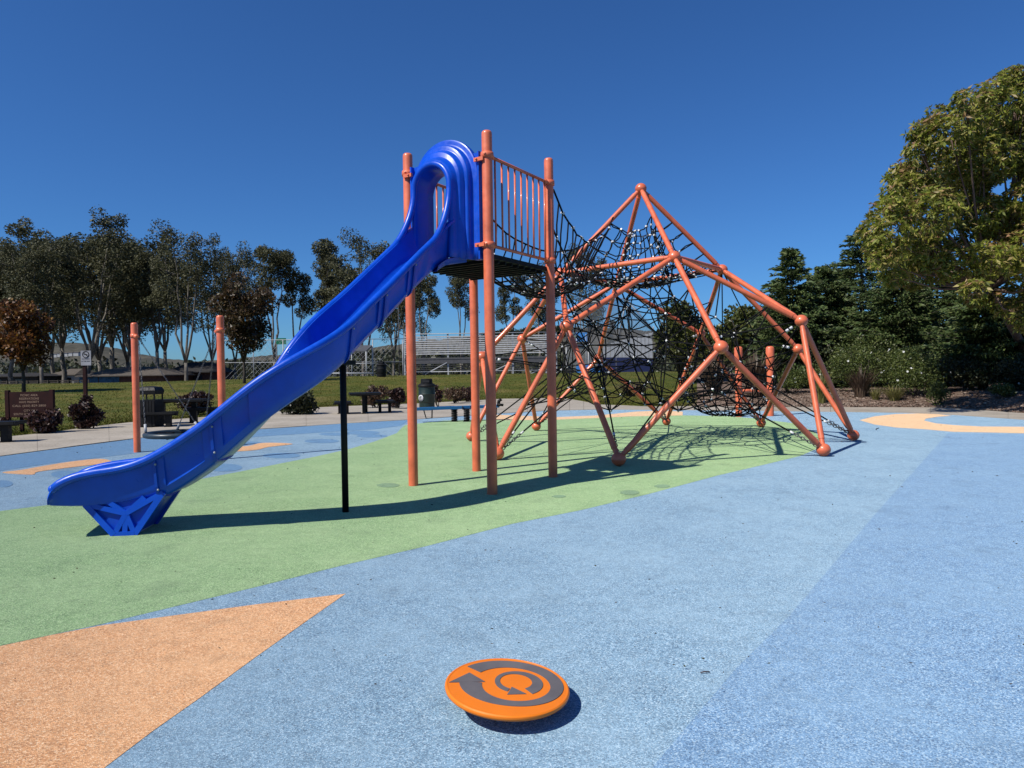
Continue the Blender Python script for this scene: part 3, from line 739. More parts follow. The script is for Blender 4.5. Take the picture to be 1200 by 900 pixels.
for p, angs in ((P1, (195, 80)), (P2, (-20, 120))):
    d = (P2-P1).normalized()*(1 if p is P1 else -1)
    for an in angs:
        q0 = p+Z*2.28+d*.13; q1 = sc_+Vector((SR*cos(radians(an)), SR*sin(radians(an)), .05)); dd = (q1-q0); L = dd.length; dd.normalize()
        b = MB(); n = int(L/.055); n_ = dd.cross(Vector((.3, 1, .1))).normalized()
        for i in range(n): link(b, q0+dd*(L*(i+.5)/n), dd, n_ if i % 2 else dd.cross(n_).normalized(), .07, .0045, .012)
        b.build('chain', CHAINM, swing)
        b = MB(); b.tube([q1, q1-dd*.16], .026, 8); b.build('hanger', STEEL, swing)

# ---------------------------------------------------------------- two short orange posts behind the climber
for px, lab in ((866, 'left one of two short orange posts behind the net climber'), (903, 'right one of two short orange posts behind the net climber')):
    p = flat(px, 488.5 if px < 880 else 487.5)
    t = thing('short_post', lab, 'post', p, 'short orange posts')
    b = MB(); domed_post(b, p, 2.16, .10 if px > 880 else .10); b.build('post_tube', ORANGE, t, auto=40)
    b = MB(); b.lathe([(.101, 1.55), (.125, 1.58), (.125, 2.1), (.10, 2.14)], 18, Matrix.Translation(p)); b.build('sleeve', ORANGE, t)
    b = MB(); b.tube([p+Z*.8, p+Vector((-.33 if px > 880 else .4, 0, .8))], .05, 10); b.sphere(p+Vector((-.33 if px > 880 else .4, 0, .8)), .07, 10, 8); b.build('handle', ORANGE, t)

# ---------------------------------------------------------------- spring seesaw
s0 = flat(532.5, 494); s1 = flat(547, 494)
see = thing('spring_seesaw', 'long blue plank seesaw on two black coil springs', 'seesaw', ((s0+s1)/2))
bl, br_ = at(484, 479.5, 21.2), at(584, 475.8, 21.8)
b = MB(); dd = br_-bl; b.box((bl+br_)/2, (dd.length, .28, .085), Matrix.Rotation(math.atan2(dd.y, dd.x), 3, 'Z') @ Matrix.Rotation(-math.atan2(dd.z, dd.x), 3, 'Y')); plank = b.build('plank', TEAL, see)
for s in (s0, s1):
    b = MB(); b.tube([s+Vector((.085*cos(i*.9), .085*sin(i*.9), .02+i*.36/50)) for i in range(51)], .02, 6); b.lathe([(.12, 0), (.12, .02)], 16, Matrix.Translation(s)); b.tube([s+Vector((-.12, 0, .47)), s+Vector((-.12, 0, .38)), s+Vector((.12, 0, .38)), s+Vector((.12, 0, .47))], .018, 6); b.build('spring', BLACK, see)
for px, e in ((502, bl), (577, br_)):
    x = at(px, 482, 21.3 if px < 540 else 21.7).x
    b = MB(); y = e.y; z = e.z
    b.tube([(x-.13, y, z-.02), (x-.06, y, z-.28), (x+.12, y, z-.27), (x+.13, y, z-.02)], .017, 6); b.build('stop_loop', BLACK, see)
b = MB(); x = at(584, 474, 21.7).x; b.tube([(x, 21.6, br_.z), (x+.02, 21.6, br_.z+.16), (x+.1, 21.6, br_.z+.22)], .05, 8); b.tube([(x-.02, 21.5, br_.z+.06), (x+.16, 21.5, br_.z+.04)], .04, 8); b.build('handle', BLACK, see)

# ---------------------------------------------------------------- tables, benches, bins
def slab_top(c, size, rz, th, parent, name):
    b = MB(); R_ = Matrix.Rotation(rz, 3, 'Z'); n = 9; w = size[0]/n
    for i in range(n): b.box(Vector(c)+R_ @ Vector((-size[0]/2+w*(i+.5), 0, 0)), (w*.86, size[1], th), R_)
    for y in (-size[1]*.36, size[1]*.36): b.box(Vector(c)+R_ @ Vector((0, y, -th*.9)), (size[0]*.96, .05, th*.9), R_)
    for s in (-1, 1): b.box(Vector(c)+R_ @ Vector((s*(size[0]/2-.01), 0, -.004)), (.03, size[1]+.03, th+.02), R_); b.box(Vector(c)+R_ @ Vector((0, s*(size[1]/2+.005), -.006)), (size[0]-.05, .03, th+.02), R_)
    return b.build(name, BLACK, parent)
def table(name, cat, label, p, W, L, h, rz, group=None, legs=((0, -.3), (0, .3)), lw=.11):
    t = thing(name, label, cat, p, group); R_ = Matrix.Rotation(rz, 3, 'Z')
    slab_top(p+Z*(h-.025), (W, L), rz, .05, t, 'tabletop' if 'table' in name else 'seat')
    for x, y in legs:
        b = MB(); c = p+R_ @ Vector((x*W, y*L, 0)); b.box(c+Z*(h-.06)/2, (lw, lw, h-.07), R_); b.box(c+Z*.015, (lw*1.5, lw*1.5, .03), R_); b.box(c+Z*(h-.085), (min(W*.8, .5), lw*.9, .05), R_); b.build('leg', BLACK, t)
    return t
table('picnic_table', 'table', 'black metal picnic table in front of the reddish shrubs', on(428, 484.5), 1.15, 1.5, .78, .25, legs=((-.06, -.28), (.05, .38)))
table('bench', 'bench', 'black bench right of the black picnic table by the reddish shrubs', on(451, 483.5), .62, 1.2, .47, .25, 'black benches', ((-.28, 0.1), (.28, -.1)))
table('bench', 'bench', 'black bench left of the picnic table, half hidden by slide support', on(402, 485), .60, 1.2, .46, .25, 'black benches', ((-.2, 0), (.25, -.3)))
table('picnic_table', 'table', 'black metal picnic table beside the hooded black litter bin', on(209, 497), 1.75, .8, .78, .1, legs=((-.27, 0), (.27, .1)), lw=.15)
table('bench', 'bench', 'black bench between the litter bin and the swing post', on(187, 501), .95, .35, .46, .1, 'black benches', ((.28, 0), (-.28, 0)), .14)
table('bench', 'bench', 'black bench behind the upper edge of the slide by the plum shrub', on(236, 496), .9, .35, .5, .1, 'black benches', ((-.3, 0), (.3, 0)), .14)
table('bench', 'bench', 'black bench cut off by the left edge of the photo', on(2, 519), .85, .5, .5, .15, 'black benches', ((.12, 0), (-.3, 0)), .17)
p = on(177, 500.5)
hb_ = thing('litter_bin', 'square black litter bin with a hood behind left swing post', 'bin', p)
b = MB(); b.box(p+Z*.42, (.52, .52, .80)); bodyb = b.build('body', BLACK, hb_)
for i in range(6):
    b = MB(); b.box(p+Vector((-.215+.086*i, -.268, .42)), (.07, .018, .74)); b.build('slat', BLACK, hb_)
b = MB()
for x in (-.24, .24):
    for y in (-.24, .24): b.box(p+Vector((x, y, .95)), (.035, .035, .30))
b.build('hood_post', BLACK, hb_)
b = MB(); b.loft([[p+Vector((sx*w, sy*w, z)) for sx, sy in ((-1, -1), (1, -1), (1, 1), (-1, 1))] for w, z in ((.27, .98), (.285, 1.10), (.24, 1.19), (.1, 1.22))], True, False, True); b.build('hood', BLACK, hb_)
def can(p, r, h, mat, label, logo):
    t = thing('trash_can', label, 'trash can', p, 'round trash cans')
    b = MB(); b.lathe([(r*.9, .0), (r*.93, .03), (r*.93, h*.24), (r*.98, h*.26), (r, h*.28), (r*.99, h*.5), (r*1.03, h*.52), (r*1.0, h*.54), (r*1.0, h*.74), (r*1.05, h*.76)], 28, Matrix.Translation(p)); body = b.build('body', mat, t, auto=30)
    b = MB(); b.lathe([(r*1.08, h*.75), (r*1.09, h*.78), (r*.95, h*.83), (r*.72, h*.86), (r*.7, h*.98), (r*.6, h), (1e-5, h)], 28, Matrix.Translation(p)); lid = b.build('lid', BLACK, t, auto=30)
    b = MB(); b.box(p+Vector((0, -r*.69, h*.92)), (r*.8, r*.1, h*.07)); b.build('opening', INK, lid)
    if logo:
        an = radians(-128); q = p+Vector((r*1.02*cos(an), r*1.02*sin(an), h*.40)); n_ = Vector((cos(an), sin(an), 0)); M4 = Matrix.Translation(q) @ n_.to_track_quat('Z', 'Y').to_matrix().to_4x4()
        b = MB(); b.lathe([(.125, -.02), (.125, .004), (1e-5, .004)], 20, M4); lg = b.build('logo', WHITE, body)
        b = MB(); b.tube([M4 @ Vector((.075*cos(x), .075*sin(x), .006)) for x in np.linspace(.5, 5.2, 14)], .012, 4); b.tube([M4 @ Vector((.03*cos(x), .03*sin(x)+.01, .006)) for x in np.linspace(0, 6, 8)], .012, 4); b.build('logo_mark', GREENBIN, body)
can(on(500.5, 481), .33, 1.26, GREENBIN, 'dark green trash can with a round white emblem behind left tower post', True)
can(gnd(447, 58), .40, 1.30, BLACK, 'black trash can on top of the lawn in front of the bleachers', False)

# ---------------------------------------------------------------- signs
def text(s, size, mat, M4, parent, name='lettering', wide=None):
    cu = bpy.data.curves.new(name, 'FONT'); cu.body = s; cu.size = size; cu.align_x = 'CENTER'; cu.align_y = 'CENTER'; cu.extrude = .001; cu.resolution_u = 2
    tmp = bpy.data.objects.new(name, cu); COL.objects.link(tmp); bpy.context.view_layer.update()
    me = bpy.data.meshes.new_from_object(tmp.evaluated_get(bpy.context.evaluated_depsgraph_get())); bpy.data.objects.remove(tmp)
    sx = 1.
    if wide:
        xs = [v.co.x for v in me.vertices]; sx = wide/(max(xs)-min(xs))
    for v in me.vertices: v.co = M4 @ Vector((v.co.x*sx, v.co.y, v.co.z))
    me.materials.clear(); me.materials.append(mat)
    return obj(name, me, parent)
sp0, sp1 = at(10, 500, 19.4), at(62, 500, 19.4)
sg = thing('park_sign', 'dark brown notice board with faded tan lettering on two posts', 'sign', ((sp0.x+sp1.x)/2, 19.4, 0))
pz1, pz0 = at(36, 459, 19.4).z, at(36, 488.7, 19.4).z
for s in (sp0, sp1):
    b = MB(); gz = hgt(s.x, s.y)-.05; b.box((s.x, 19.4, (gz+pz1+.05)/2), (.10, .10, pz1+.05-gz)); b.build('post', BROWN, sg)
b = MB(); xm = (sp0.x+sp1.x)/2; b.box((xm, 19.39, (pz0+pz1)/2), (sp1.x-sp0.x-.08, .05, pz1-pz0)); bd = b.build('board', BROWN, sg)
RX = Matrix.Rotation(pi/2, 4, 'X')
hB = pz1-pz0; yl = 19.362
for s, v, w in (('PICNIC AREA', .86, .47), ('RESERVATIONS', .725, .54), ('HAVE PRIORITY', .59, .55), ('CALL (650) 829-3800', .445, .92), ('CITY OF', .25, .31), ('SOUTH SAN FRANCISCO', .12, .86)):
    text(s, .085, TAN, Matrix.Translation((xm+.0, yl, pz0+hB*v)) @ RX, bd, wide=w)
b = MB(); px_ = at(29, 500, 19.6).x; b.box((px_, 19.5, .3), (.08, .08, .75)); b.build('brace', BROWN, sg)
pp = gnd(99.5, 21.6); PX = at(100, 450, 21.6).x; pt = at(100, 411, 21.6).z
ns = thing('notice_sign', 'small white sign with a black prohibition circle on brown post', 'sign', (PX, 21.6, pp.z))
b = MB(); b.box((PX, 21.6, (pp.z+pt-.05)/2), (.09, .09, pt-.05-pp.z)); b.build('post', BROWN, ns)
plc = at(100.7, 419.6, 21.54); b = MB(); b.box(plc, (.31, .015, .45)); pl = b.build('plate', SIGNW, ns)
b = MB(); b.tube([plc+Vector((.095*cos(i*pi/12), -.010, .11+.095*sin(i*pi/12))) for i in range(24)], .012, 5, closed=True)
b.tube([plc+Vector((-.067, -.010, .177)), plc+Vector((.067, -.010, .043))], .012, 5); b.box(plc+Vector((-.005, -.010, .11)), (.10, .006, .02)); b.build('prohibition_symbol', INK, pl)
text('NO SMOKING', .05, INK, Matrix.Translation(plc+Vector((0, -.0095, -.03))) @ RX, pl, wide=.23)
text('IN THIS PARK', .05, INK, Matrix.Translation(plc+Vector((0, -.0095, -.10))) @ RX, pl, wide=.26)
# ---------------------------------------------------------------- twigs and leaf litter
q = flat(826, 789.5); b = MB(); b.tube([q+Vector((-.022, -.004, .008)), q+Vector((0, .002, .010)), q+Vector((.024, .003, .008))], .0032, 6)
tag(b.build('twig', paint('red_brown_twig', (.05, .02, .02), .7)), 'short dark red twig lying on the blue rubber', 'twig')
q = flat(1027, 503); b = MB(); b.tube([q+Vector((-.14, -.25, .01)), q+Vector((0, .0, .014)), q+Vector((.16, .2, .01))], .008, 6)
tag(b.build('twig', BARKD), 'thin bent twig near the tip of the tan crescent', 'twig')
def cards(cen, n_dir, L, W, roll=None):
    """many small leaf shaped quads: centres, directions, lengths, widths (numpy arrays)"""
    n = len(cen); d = n_dir/np.linalg.norm(n_dir, axis=1)[:, None]
    a = NR.normal(size=(n, 3)); s = np.cross(d, a); s /= np.linalg.norm(s, axis=1)[:, None]+1e-9
    nn = np.cross(d, s); L = L[:, None]; W = W[:, None]
    v = np.stack([cen-d*L*.5, cen+s*W*.5+nn*W*.12-d*L*.05, cen+d*L*.5-nn*L*.08, cen-s*W*.5+nn*W*.12-d*L*.05], 1).reshape(-1, 3)
    return v
def quadmesh(name, v, mat):
    n = len(v)//4; me = bpy.data.meshes.new(name); me.vertices.add(4*n); me.vertices.foreach_set('co', v.astype(np.float32).ravel())
    me.loops.add(4*n); me.loops.foreach_set('vertex_index', np.arange(4*n, dtype=np.int32))
    me.polygons.add(n); me.polygons.foreach_set('loop_start', np.arange(0, 4*n, 4, dtype=np.int32))
    me.update(calc_edges=True); me.materials.append(mat); return me
n = 420; c = []
while len(c) < n:
    px, py = RNG.uniform(-50, 1250), 484+(RNG.random()**2)*330
    q = flat(px, py)
    if q.y < frontY(q.x/q.y)-.1: c.append((q.x, q.y, .02))
c = np.array(c); dr_ = NR.normal(size=(n, 3))*[1, 1, .12]
lm = quadmesh('leaf_litter', cards(c, dr_, NR.uniform(.015, .05, n)*(.35+c[:, 1]/22), NR.uniform(.008, .02, n)*(.35+c[:, 1]/22)), LITTER)
tag(obj('leaf_litter', lm), 'scattered dry leaf bits on the rubber ground', 'leaf litter', kind='stuff')
n = 9000; A_ = NR.uniform(.255, .80, n); s_ = NR.uniform(0, 1, n)**1.4*5; c = np.array([(a*(edgeY(a)+s), edgeY(a)+s, hgt(a*(edgeY(a)+s), edgeY(a)+s)+.04) for a, s in zip(A_, s_)])
tag(obj('wood_chips', quadmesh('wood_chips', cards(c, NR.normal(size=(n, 3))*[1, 1, .25], NR.uniform(.05, .16, n), NR.uniform(.02, .06, n)), CHIP)), 'brown wood chip mulch under the shrubs', 'mulch', kind='stuff')
# rough grass tufts all over the lawn
n = 42000; A_ = NR.uniform(-.80, .262, n); q_ = NR.uniform(0, 1, n)**1.7
c = []
for a, qq in zip(A_, q_):
    E_ = edgeY(a)+.05; y = E_+(61.5-E_)*qq; x = a*y; c.append((x, y, hgt(x, y)+.04))
c = np.array(c); d_ = NR.normal(size=(n, 3))*[.5, .5, .3]+[0, 0, 1]
GR = leafmat('grass_blade', [(.036, .052, .005), (.06, .076, .008), (.09, .088, .014), (.15, .12, .04)], .25, .7, .1)
tag(obj('grass', quadmesh('grass', cards(c, d_, NR.uniform(.07, .12, n), NR.uniform(.015, .04, n)), GR)), 'short rough grass covering the sloping lawn', 'grass', kind='stuff')

# ---------------------------------------------------------------- vegetation builders
def blob_points(blobs, n, shell=.55):
    """points through the volume of ellipsoid clumps, denser near their skins; also the outward directions"""
    w = np.array([bl[1][0]*bl[1][1]+bl[1][0]*bl[1][2] for bl in blobs]); w = w/w.sum()
    k = NR.choice(len(blobs), n, p=w); d = NR.normal(size=(n, 3)); d /= np.linalg.norm(d, axis=1)[:, None]
    r = 1-(1-shell)*NR.uniform(0, 1, n)**1.0*NR.uniform(.2, 1, n)
    r *= NR.uniform(.86, 1.10, n)
    C = np.array([bl[0] for bl in blobs])[k]; Rr = np.array([bl[1] for bl in blobs])[k]
    return C+d*Rr*r[:, None], d
def limb(b, pts, r0, r1, seg=7):
    n = len(pts); b.tube(pts, [r0+(r1-r0)*i/(n-1) for i in range(n)], seg)
def wobble(p, q, n, amt, rng=RNG):
    p = Vector(p); q = Vector(q); out = []
    for i in range(n+1):
        t = i/n; v = p.lerp(q, t)
        if 0 < i < n: v = v+Vector((rng.uniform(-1, 1), rng.uniform(-1, 1), rng.uniform(-.5, .5)))*amt
        out.append(v)
    return out

# eucalyptus: bare pale forking trunks, foliage gathered in tufts at the limb ends, see-through
def eucalyptus(seed, h=25., spread=5.5, forks=3, low=.34, lean=0., nclump=52, nleaf=9500):
    rg = random.Random(seed); t = MB(); blobs = []
    root = thing('eucalyptus_tree', 'x', 'tree', (0, 0, 0))
    tips = []
    fk = h*rg.uniform(.14, .26)
    basep = wobble((0, 0, -1.5), (lean*fk*.4, 0, fk), 4, .12, rg); limb(t, basep, .30, .23, 8)
    for i in range(forks):
        an = 2*pi*i/forks+rg.uniform(-.5, .5); top = h*rg.uniform(.72, .95); R_ = spread*rg.uniform(.25, .62)
        q = Vector((R_*cos(an)+lean*top*.35, R_*sin(an)*.8, top)); path = []
        p0 = basep[-1]
        for k in range(8):
            u = k/7; bend = u**.75
            path.append(Vector((p0.x+(q.x-p0.x)*bend, p0.y+(q.y-p0.y)*bend, p0.z+(q.z-p0.z)*u))+Vector((rg.uniform(-.25, .25), rg.uniform(-.25, .25), 0))*(1 if 0 < k < 7 else 0))
        limb(t, path, .18, .045, 6)
        tips.append(path[-1])
        for k in range(2, 8):
            for s in range(2 if k > 3 else 1):
                if path[k].z < h*low*rg.uniform(.85, 1.3): continue
                a2 = an+rg.uniform(-1.6, 1.6); L = spread*rg.uniform(.18, .48)*(1.15-.4*k/7)
                e = path[k]+Vector((L*cos(a2), L*sin(a2), L*rg.uniform(.1, .9)))
                limb(t, wobble(path[k], e, 3, .15, rg), .07, .02, 4)
                r = rg.uniform(.75, 1.45)*h/25*1.15
                blobs.append((tuple(e), (r, r, r*rg.uniform(.75, 1.25))))
                if rg.random() < .75:
                    e2 = e+Vector((rg.uniform(-1.3, 1.3), rg.uniform(-1.3, 1.3), rg.uniform(-1.9, .7))); r2 = r*rg.uniform(.55, .85); blobs.append((tuple(e2), (r2, r2, r2*rg.uniform(.9, 1.6))))
    for q in tips:
        r = rg.uniform(1.1, 1.6)*h/25; blobs.append((tuple(q+Vector((0, 0, .2))), (r, r, r)))
    t.build('trunk', BARKP, root)
    c, d = blob_points(blobs, nleaf, .35); dd = d*.5+NR.normal(size=d.shape)*.7+[0, 0, -.45]
    v = cards(c, dd, NR.uniform(.26, .52, nleaf), NR.uniform(.12, .24, nleaf))
    obj('crown', quadmesh('crown', v, EUC), root)
    return root
eproto = [eucalyptus(1, 25, 6.2, 4, .36, 0), eucalyptus(2, 25, 5.2, 3, .42, .12), eucalyptus(3, 25, 6.8, 5, .26, -.08, nleaf=11500), eucalyptus(4, 25, 4.2, 2, .5, .05, nleaf=7000), eucalyptus(6, 25, 5.6, 4, .22, .1, nleaf=11500), eucalyptus(8, 25, 4.6, 3, .55, -.15, nleaf=7000)]
EU_W = lambda px: 1.24 if px < 200 else 1.12
EG = 'eucalyptus trees in the row beyond the lawn'
# (picture column, picture height of top, distance, prototype, turn, width factor, label)
EU = [(30, 272, 118, 4, 2.7, 1.1, 'eucalyptus set back between the two leftmost dense crowns'),
      (118, 268, 120, 2, .6, 1.1, 'eucalyptus set back right of the notice sign, seen between nearer trunks'),
      (196, 276, 122, 4, 3.9, 1.0, 'farther eucalyptus filling the gap right of the left swing post'),
      (62, 282, 124, 4, 5.0, 1.1, 'low crowned eucalyptus far behind, filling the gap right of the left bronze tree'),
      (150, 285, 126, 2, 1.9, 1.1, 'low crowned eucalyptus far behind the left swing post'),
      (408, 286, 118, 4, 3.3, .9, 'eucalyptus set back behind the upper half of the slide chute'),
      (480, 288, 120, 2, 2.2, .8, 'eucalyptus set back just right of the left tower post'),
      (-40, 268, 92, 2, .3, 1.0, 'dense eucalyptus at the far left end, mostly cut off by the photo edge'),
      (12, 257, 96, 4, 1.2, 1.0, 'tall dense eucalyptus rising above the small bronze tree at left edge'),
      (48, 266, 84, 2, 2.2, .9, 'eucalyptus right behind the left bronze tree, its pale trunk showing below'),
      (76, 250, 104, 4, 3.4, 1.05, 'broad eucalyptus crown between the left bronze tree and the notice sign'),
      (104, 253, 90, 2, 4.1, 1.05, 'dark eucalyptus directly behind the small white notice sign'),
      (132, 246, 98, 4, 5.2, 1.05, 'tallest dense eucalyptus, just left of the left swing post'),
      (158, 258, 105, 2, .9, .95, 'eucalyptus standing straight behind the left swing post'),
      (184, 262, 94, 4, 1.8, .9, 'eucalyptus with slim dark trunk between the two swing posts, leftmost there'),
      (218, 262, 88, 0, 2.6, 1.0, 'eucalyptus with two bare leaning pale trunks between the two swing posts'),
      (248, 274, 96, 2, 3.6, .8, 'eucalyptus right behind the right swing post'),
      (276, 284, 110, 0, 4.4, .8, 'eucalyptus hidden mostly behind the round bronze tree near the swing'),
      (322, 263, 90, 5, 5.0, 1.0, 'eucalyptus with a single bare pale trunk right of the round bronze tree'),
      (347, 288, 94, 3, .4, .95, 'short airy eucalyptus above the bend of the slide'),
      (386, 277, 98, 3, 1.5, 1.15, 'airy eucalyptus with forked top left of the slide chute'),
      (426, 272, 92, 0, 2.9, 1.05, 'wide topped eucalyptus behind the middle of the slide'),
      (462, 272, 104, 2, 4.9, .8, 'eucalyptus behind the slide close to the left tower post'),
      (496, 292, 100, 3, 5.8, .9, 'thin eucalyptus between the two left tower posts, left of the deck'),
      (540, 300, 90, 5, 2.0, .8, 'eucalyptus with bare forked trunk seen below the tower deck'),
      (600, 310, 112, 3, 3.0, .9, 'eucalyptus seen through the barrier bars of the tower'),
      (632, 296, 104, 1, .2, .8, 'eucalyptus behind the right tower post'),
      (690, 283, 92, 0, 1.1, .85, 'bushy topped eucalyptus rising behind the tunnel net of the climber'),
      (717, 372, 110, 3, 4.0, .7, 'small eucalyptus low behind the middle of the net climber')]
for i, (px, ty, Y, pr, rz, wf, lab) in enumerate(EU):
    p = gnd(px, Y); p.z = .2; top = at(px, ty, Y).z; s = (top-p.z)/26.4; wf *= EU_W(px)
    if eproto[pr].get('used') is None: o = eproto[pr]; o['used'] = 1; o.location = p; o.rotation_euler.z = rz; o.scale = (s*wf, s*wf, s)
    else: o = dup(eproto[pr], p, rz, (s*wf, s*wf, s))
    o['label'] = lab; o['group'] = EG
for o in list(bpy.data.objects):
    if 'used' in o: del o['used']

def leafy(name, label, cat, p, blobs, n, L, W, mat, group=None, bark=BARKD, trunk=None, shell=.5, up=.25, part='foliage', stems=5):
    """a plant of stems and many small leaves in clumps; blobs are relative to p"""
    t = thing(name, label, cat, p, group); p = Vector(p)
    b = MB()
    if trunk:
        for pts, r0, r1 in trunk: limb(b, [p+Vector(q) for q in pts], r0, r1)
    else:
        for i in range(stems):
            c, r = RNG.choice(blobs); limb(b, wobble(p+Vector((RNG.uniform(-.1, .1), RNG.uniform(-.1, .1), -.05)), p+Vector(c), 3, .04), .025, .008, 5)
    b.build('trunk' if trunk else 'stem', bark, t)
    c, d = blob_points(blobs, n, shell); dd = d*.8+NR.normal(size=d.shape)*.7+[0, 0, up]
    o = obj(part, quadmesh(part, cards(c+np.array(p), dd, NR.uniform(L*.6, L*1.3, n), NR.uniform(W*.7, W*1.3, n)), mat), t)
    return t
def clumps(rx, ry, rz, zc, n, r, rg=RNG, flatb=.0):
    out = []
    for i in range(n):
        d = Vector((rg.gauss(0, 1), rg.gauss(0, 1), rg.gauss(0, 1))).normalized()*rg.uniform(.35, .85)
        z = zc+d.z*rz
        if z < flatb: z = flatb+rg.uniform(0, .2)
        q = r*rg.uniform(.7, 1.3); out.append(((d.x*rx, d.y*ry, z), (q, q, q*rg.uniform(.75, 1.05))))
    return out
# the two round bronze-leaved trees on the lawn
def bronze(px, py_base, Y, top, halfw, bot, mat, label, seed):
    p = gnd(px, Y); rg = random.Random(seed); zt = at(px, top, Y).z-p.z; zb = at(px, bot, Y).z-p.z; W = halfw/CAMF*Y
    zc = (zt+zb)/2; bl = clumps(W*.92, W*.92, (zt-zb)*.5, zc, 46, W*.30, rg, zb+.25*W)
    bl += [((rg.uniform(-.25, .25)*W, rg.uniform(-.25, .25)*W, zt-W*.25), (W*.28,)*3)]
    tr = [([(0, 0, -.3), (.03, 0, zb*.5), (.0, 0, zb), (-.05, 0, zc)], .13, .06)]
    for k in range(6):
        an = k*1.05+.3; tr.append(([(0, 0, zb*.92), (W*.3*cos(an), W*.3*sin(an), zc*.9), (W*.65*cos(an), W*.65*sin(an), zc+(zt-zc)*.35)], .06, .015))
    return leafy('bronze_tree', label, 'tree', p, bl, 8200, .26, .15, mat, 'bronze leaved lawn trees', trunk=tr, shell=.3, part='crown')
bronze(27, 462, 44, 352, 43, 434, BRONZE, 'small round tree with orange bronze leaves at the left edge of the lawn', 3)
bronze(286, 440, 52, 318, 43, 424, BRONZED, 'round dark bronze tree on the lawn between swing post and slide', 9)
# shrubs along the near edge of the lawn
def shrub(label, px, py, wpx, toppy, mat, n=1500, L=.11, W=.07, group='low shrubs along the lawn edge', name='shrub', Y=None, depth=.8, seed=0):
    p = on(px, py) if Y is None else gnd(px, Y); rg = random.Random(seed+int(px*7)); hz = at(px, toppy, p.y).z-p.z; R_ = wpx/2/CAMF*p.y
    bl = clumps(R_*.85, R_*depth, hz*.45, hz*.48, 14, min(R_, hz)*.36, rg, .1)
    return leafy(name, label, 'shrub', p, bl, n, L, W, mat, group, shell=.25, up=.5)
shrub('plum leaved shrub in front of the brown notice board', 50, 508, 46, 478, PLUM, 1500, .12, .07)
shrub('dark plum shrub growing round the post of the white notice sign', 104, 503, 42, 461, PLUM, 2000, .12, .07)
shrub('small plum shrub at the left edge beside the cut off bench', -2, 509, 26, 486, PLUM, 700, .12, .07)
shrub('plum shrub behind the bench, between the two swing posts', 229, 487, 48, 456, PLUM, 1800, .13, .08)
shrub('dark green shrub below the slide chute at the path edge', 345, 486, 62, 455, DKBUSH, 2300, .15, .09)
shrub('reddish shrub directly behind the black picnic table', 440, 478, 36, 448, RUST, 1500, .15, .06)
shrub('reddish plum shrub left of the tower post and bench', 465, 479, 30, 449, PLUM, 1600, .15, .08)
shrub('narrow reddish shrub just right of the dark green trash can', 512, 477, 16, 448, PLUM, 800, .14, .07)
shrub('pale brown shrub behind the blue seesaw, partly leafless', 532, 473, 34, 453, RUST, 1100, .15, .06)
shrub('plum topped shrub behind the right end of the seesaw', 549, 471, 26, 452, PLUM, 900, .15, .07)
# spiky flax clumps and grasses
def spiky(name, label, px, py, wpx, toppy, n, mat, W, group, Y=None, arch=.35, hmin=.5):
    p = on(px, py) if Y is None else gnd(px, Y); H = at(px, toppy, p.y).z-p.z; R_ = wpx/2/CAMF*p.y
    t = thing(name, label, 'plant', p, group); vs = []; fs = []
    for i in range(n):
        an = RNG.uniform(0, 2*pi); L = H*RNG.uniform(hmin, 1.05); out_ = R_*RNG.uniform(.1, 1.0)*L/H; w = W*RNG.uniform(.6, 1.3)
        d = Vector((cos(an), sin(an), 0)); s = Vector((-d.y, d.x, 0)); b0 = p+d*R_*.22*RNG.random(); pb = len(vs); dr = RNG.uniform(0, arch)
        for k, u in enumerate((0, .35, .7, 1.)):
            c = b0+d*out_*u**1.6+Vector((0, 0, L*(u-dr*u**3)-.04)); ww = w*(1, .9, .6, .08)[k]
            vs += [tuple(c-s*ww*.5), tuple(c+s*ww*.5)]
        for k in range(3): fs.append((pb+2*k, pb+2*k+1, pb+2*k+3, pb+2*k+2))
    me = bpy.data.meshes.new('blades'); me.from_pydata(vs, [], fs); me.materials.append(mat); obj('blades', me, t); return t
FG = 'spiky flax clumps in the planting bed'
spiky('flax_plant', 'brown spiky flax plant in front of the white flowered bushes', 1008, 466, 54, 424, 260, FLAX, .05, FG)
spiky('flax_plant', 'wide brown flax clump behind the two short orange posts', 885, 472, 80, 405, 420, FLAX, .05, FG, Y=29)
spiky('flax_plant', 'brown flax clump behind the hammock net, left of the short posts', 836, 470, 62, 410, 360, FLAX, .05, FG, Y=30)
spiky('flax_plant', 'green tinted spiky plant between the climber bars left of the flax', 962, 468, 44, 428, 240, YGRASS, .04, FG, Y=27)
spiky('flax_plant', 'dark brown flax clump low behind the middle of the climber net', 742, 476, 70, 443, 360, FLAX, .05, FG, Y=36)
spiky('grass_tuft', 'yellow green grass tuft right of the brown flax plant', 1048, 470, 44, 447, 420, YGRASS, .022, 'yellow grass tufts', arch=.5, hmin=.4)
spiky('grass_tuft', 'small straw grass tuft just left of the yellow grass tuft', 1026, 469, 26, 450, 220, YGRASS, .022, 'yellow grass tufts', arch=.5, hmin=.4)
spiky('grass_tuft', 'pale grass tuft by the path under the climber net', 697, 472, 30, 452, 220, YGRASS, .03, 'yellow grass tufts', arch=.5, hmin=.4)
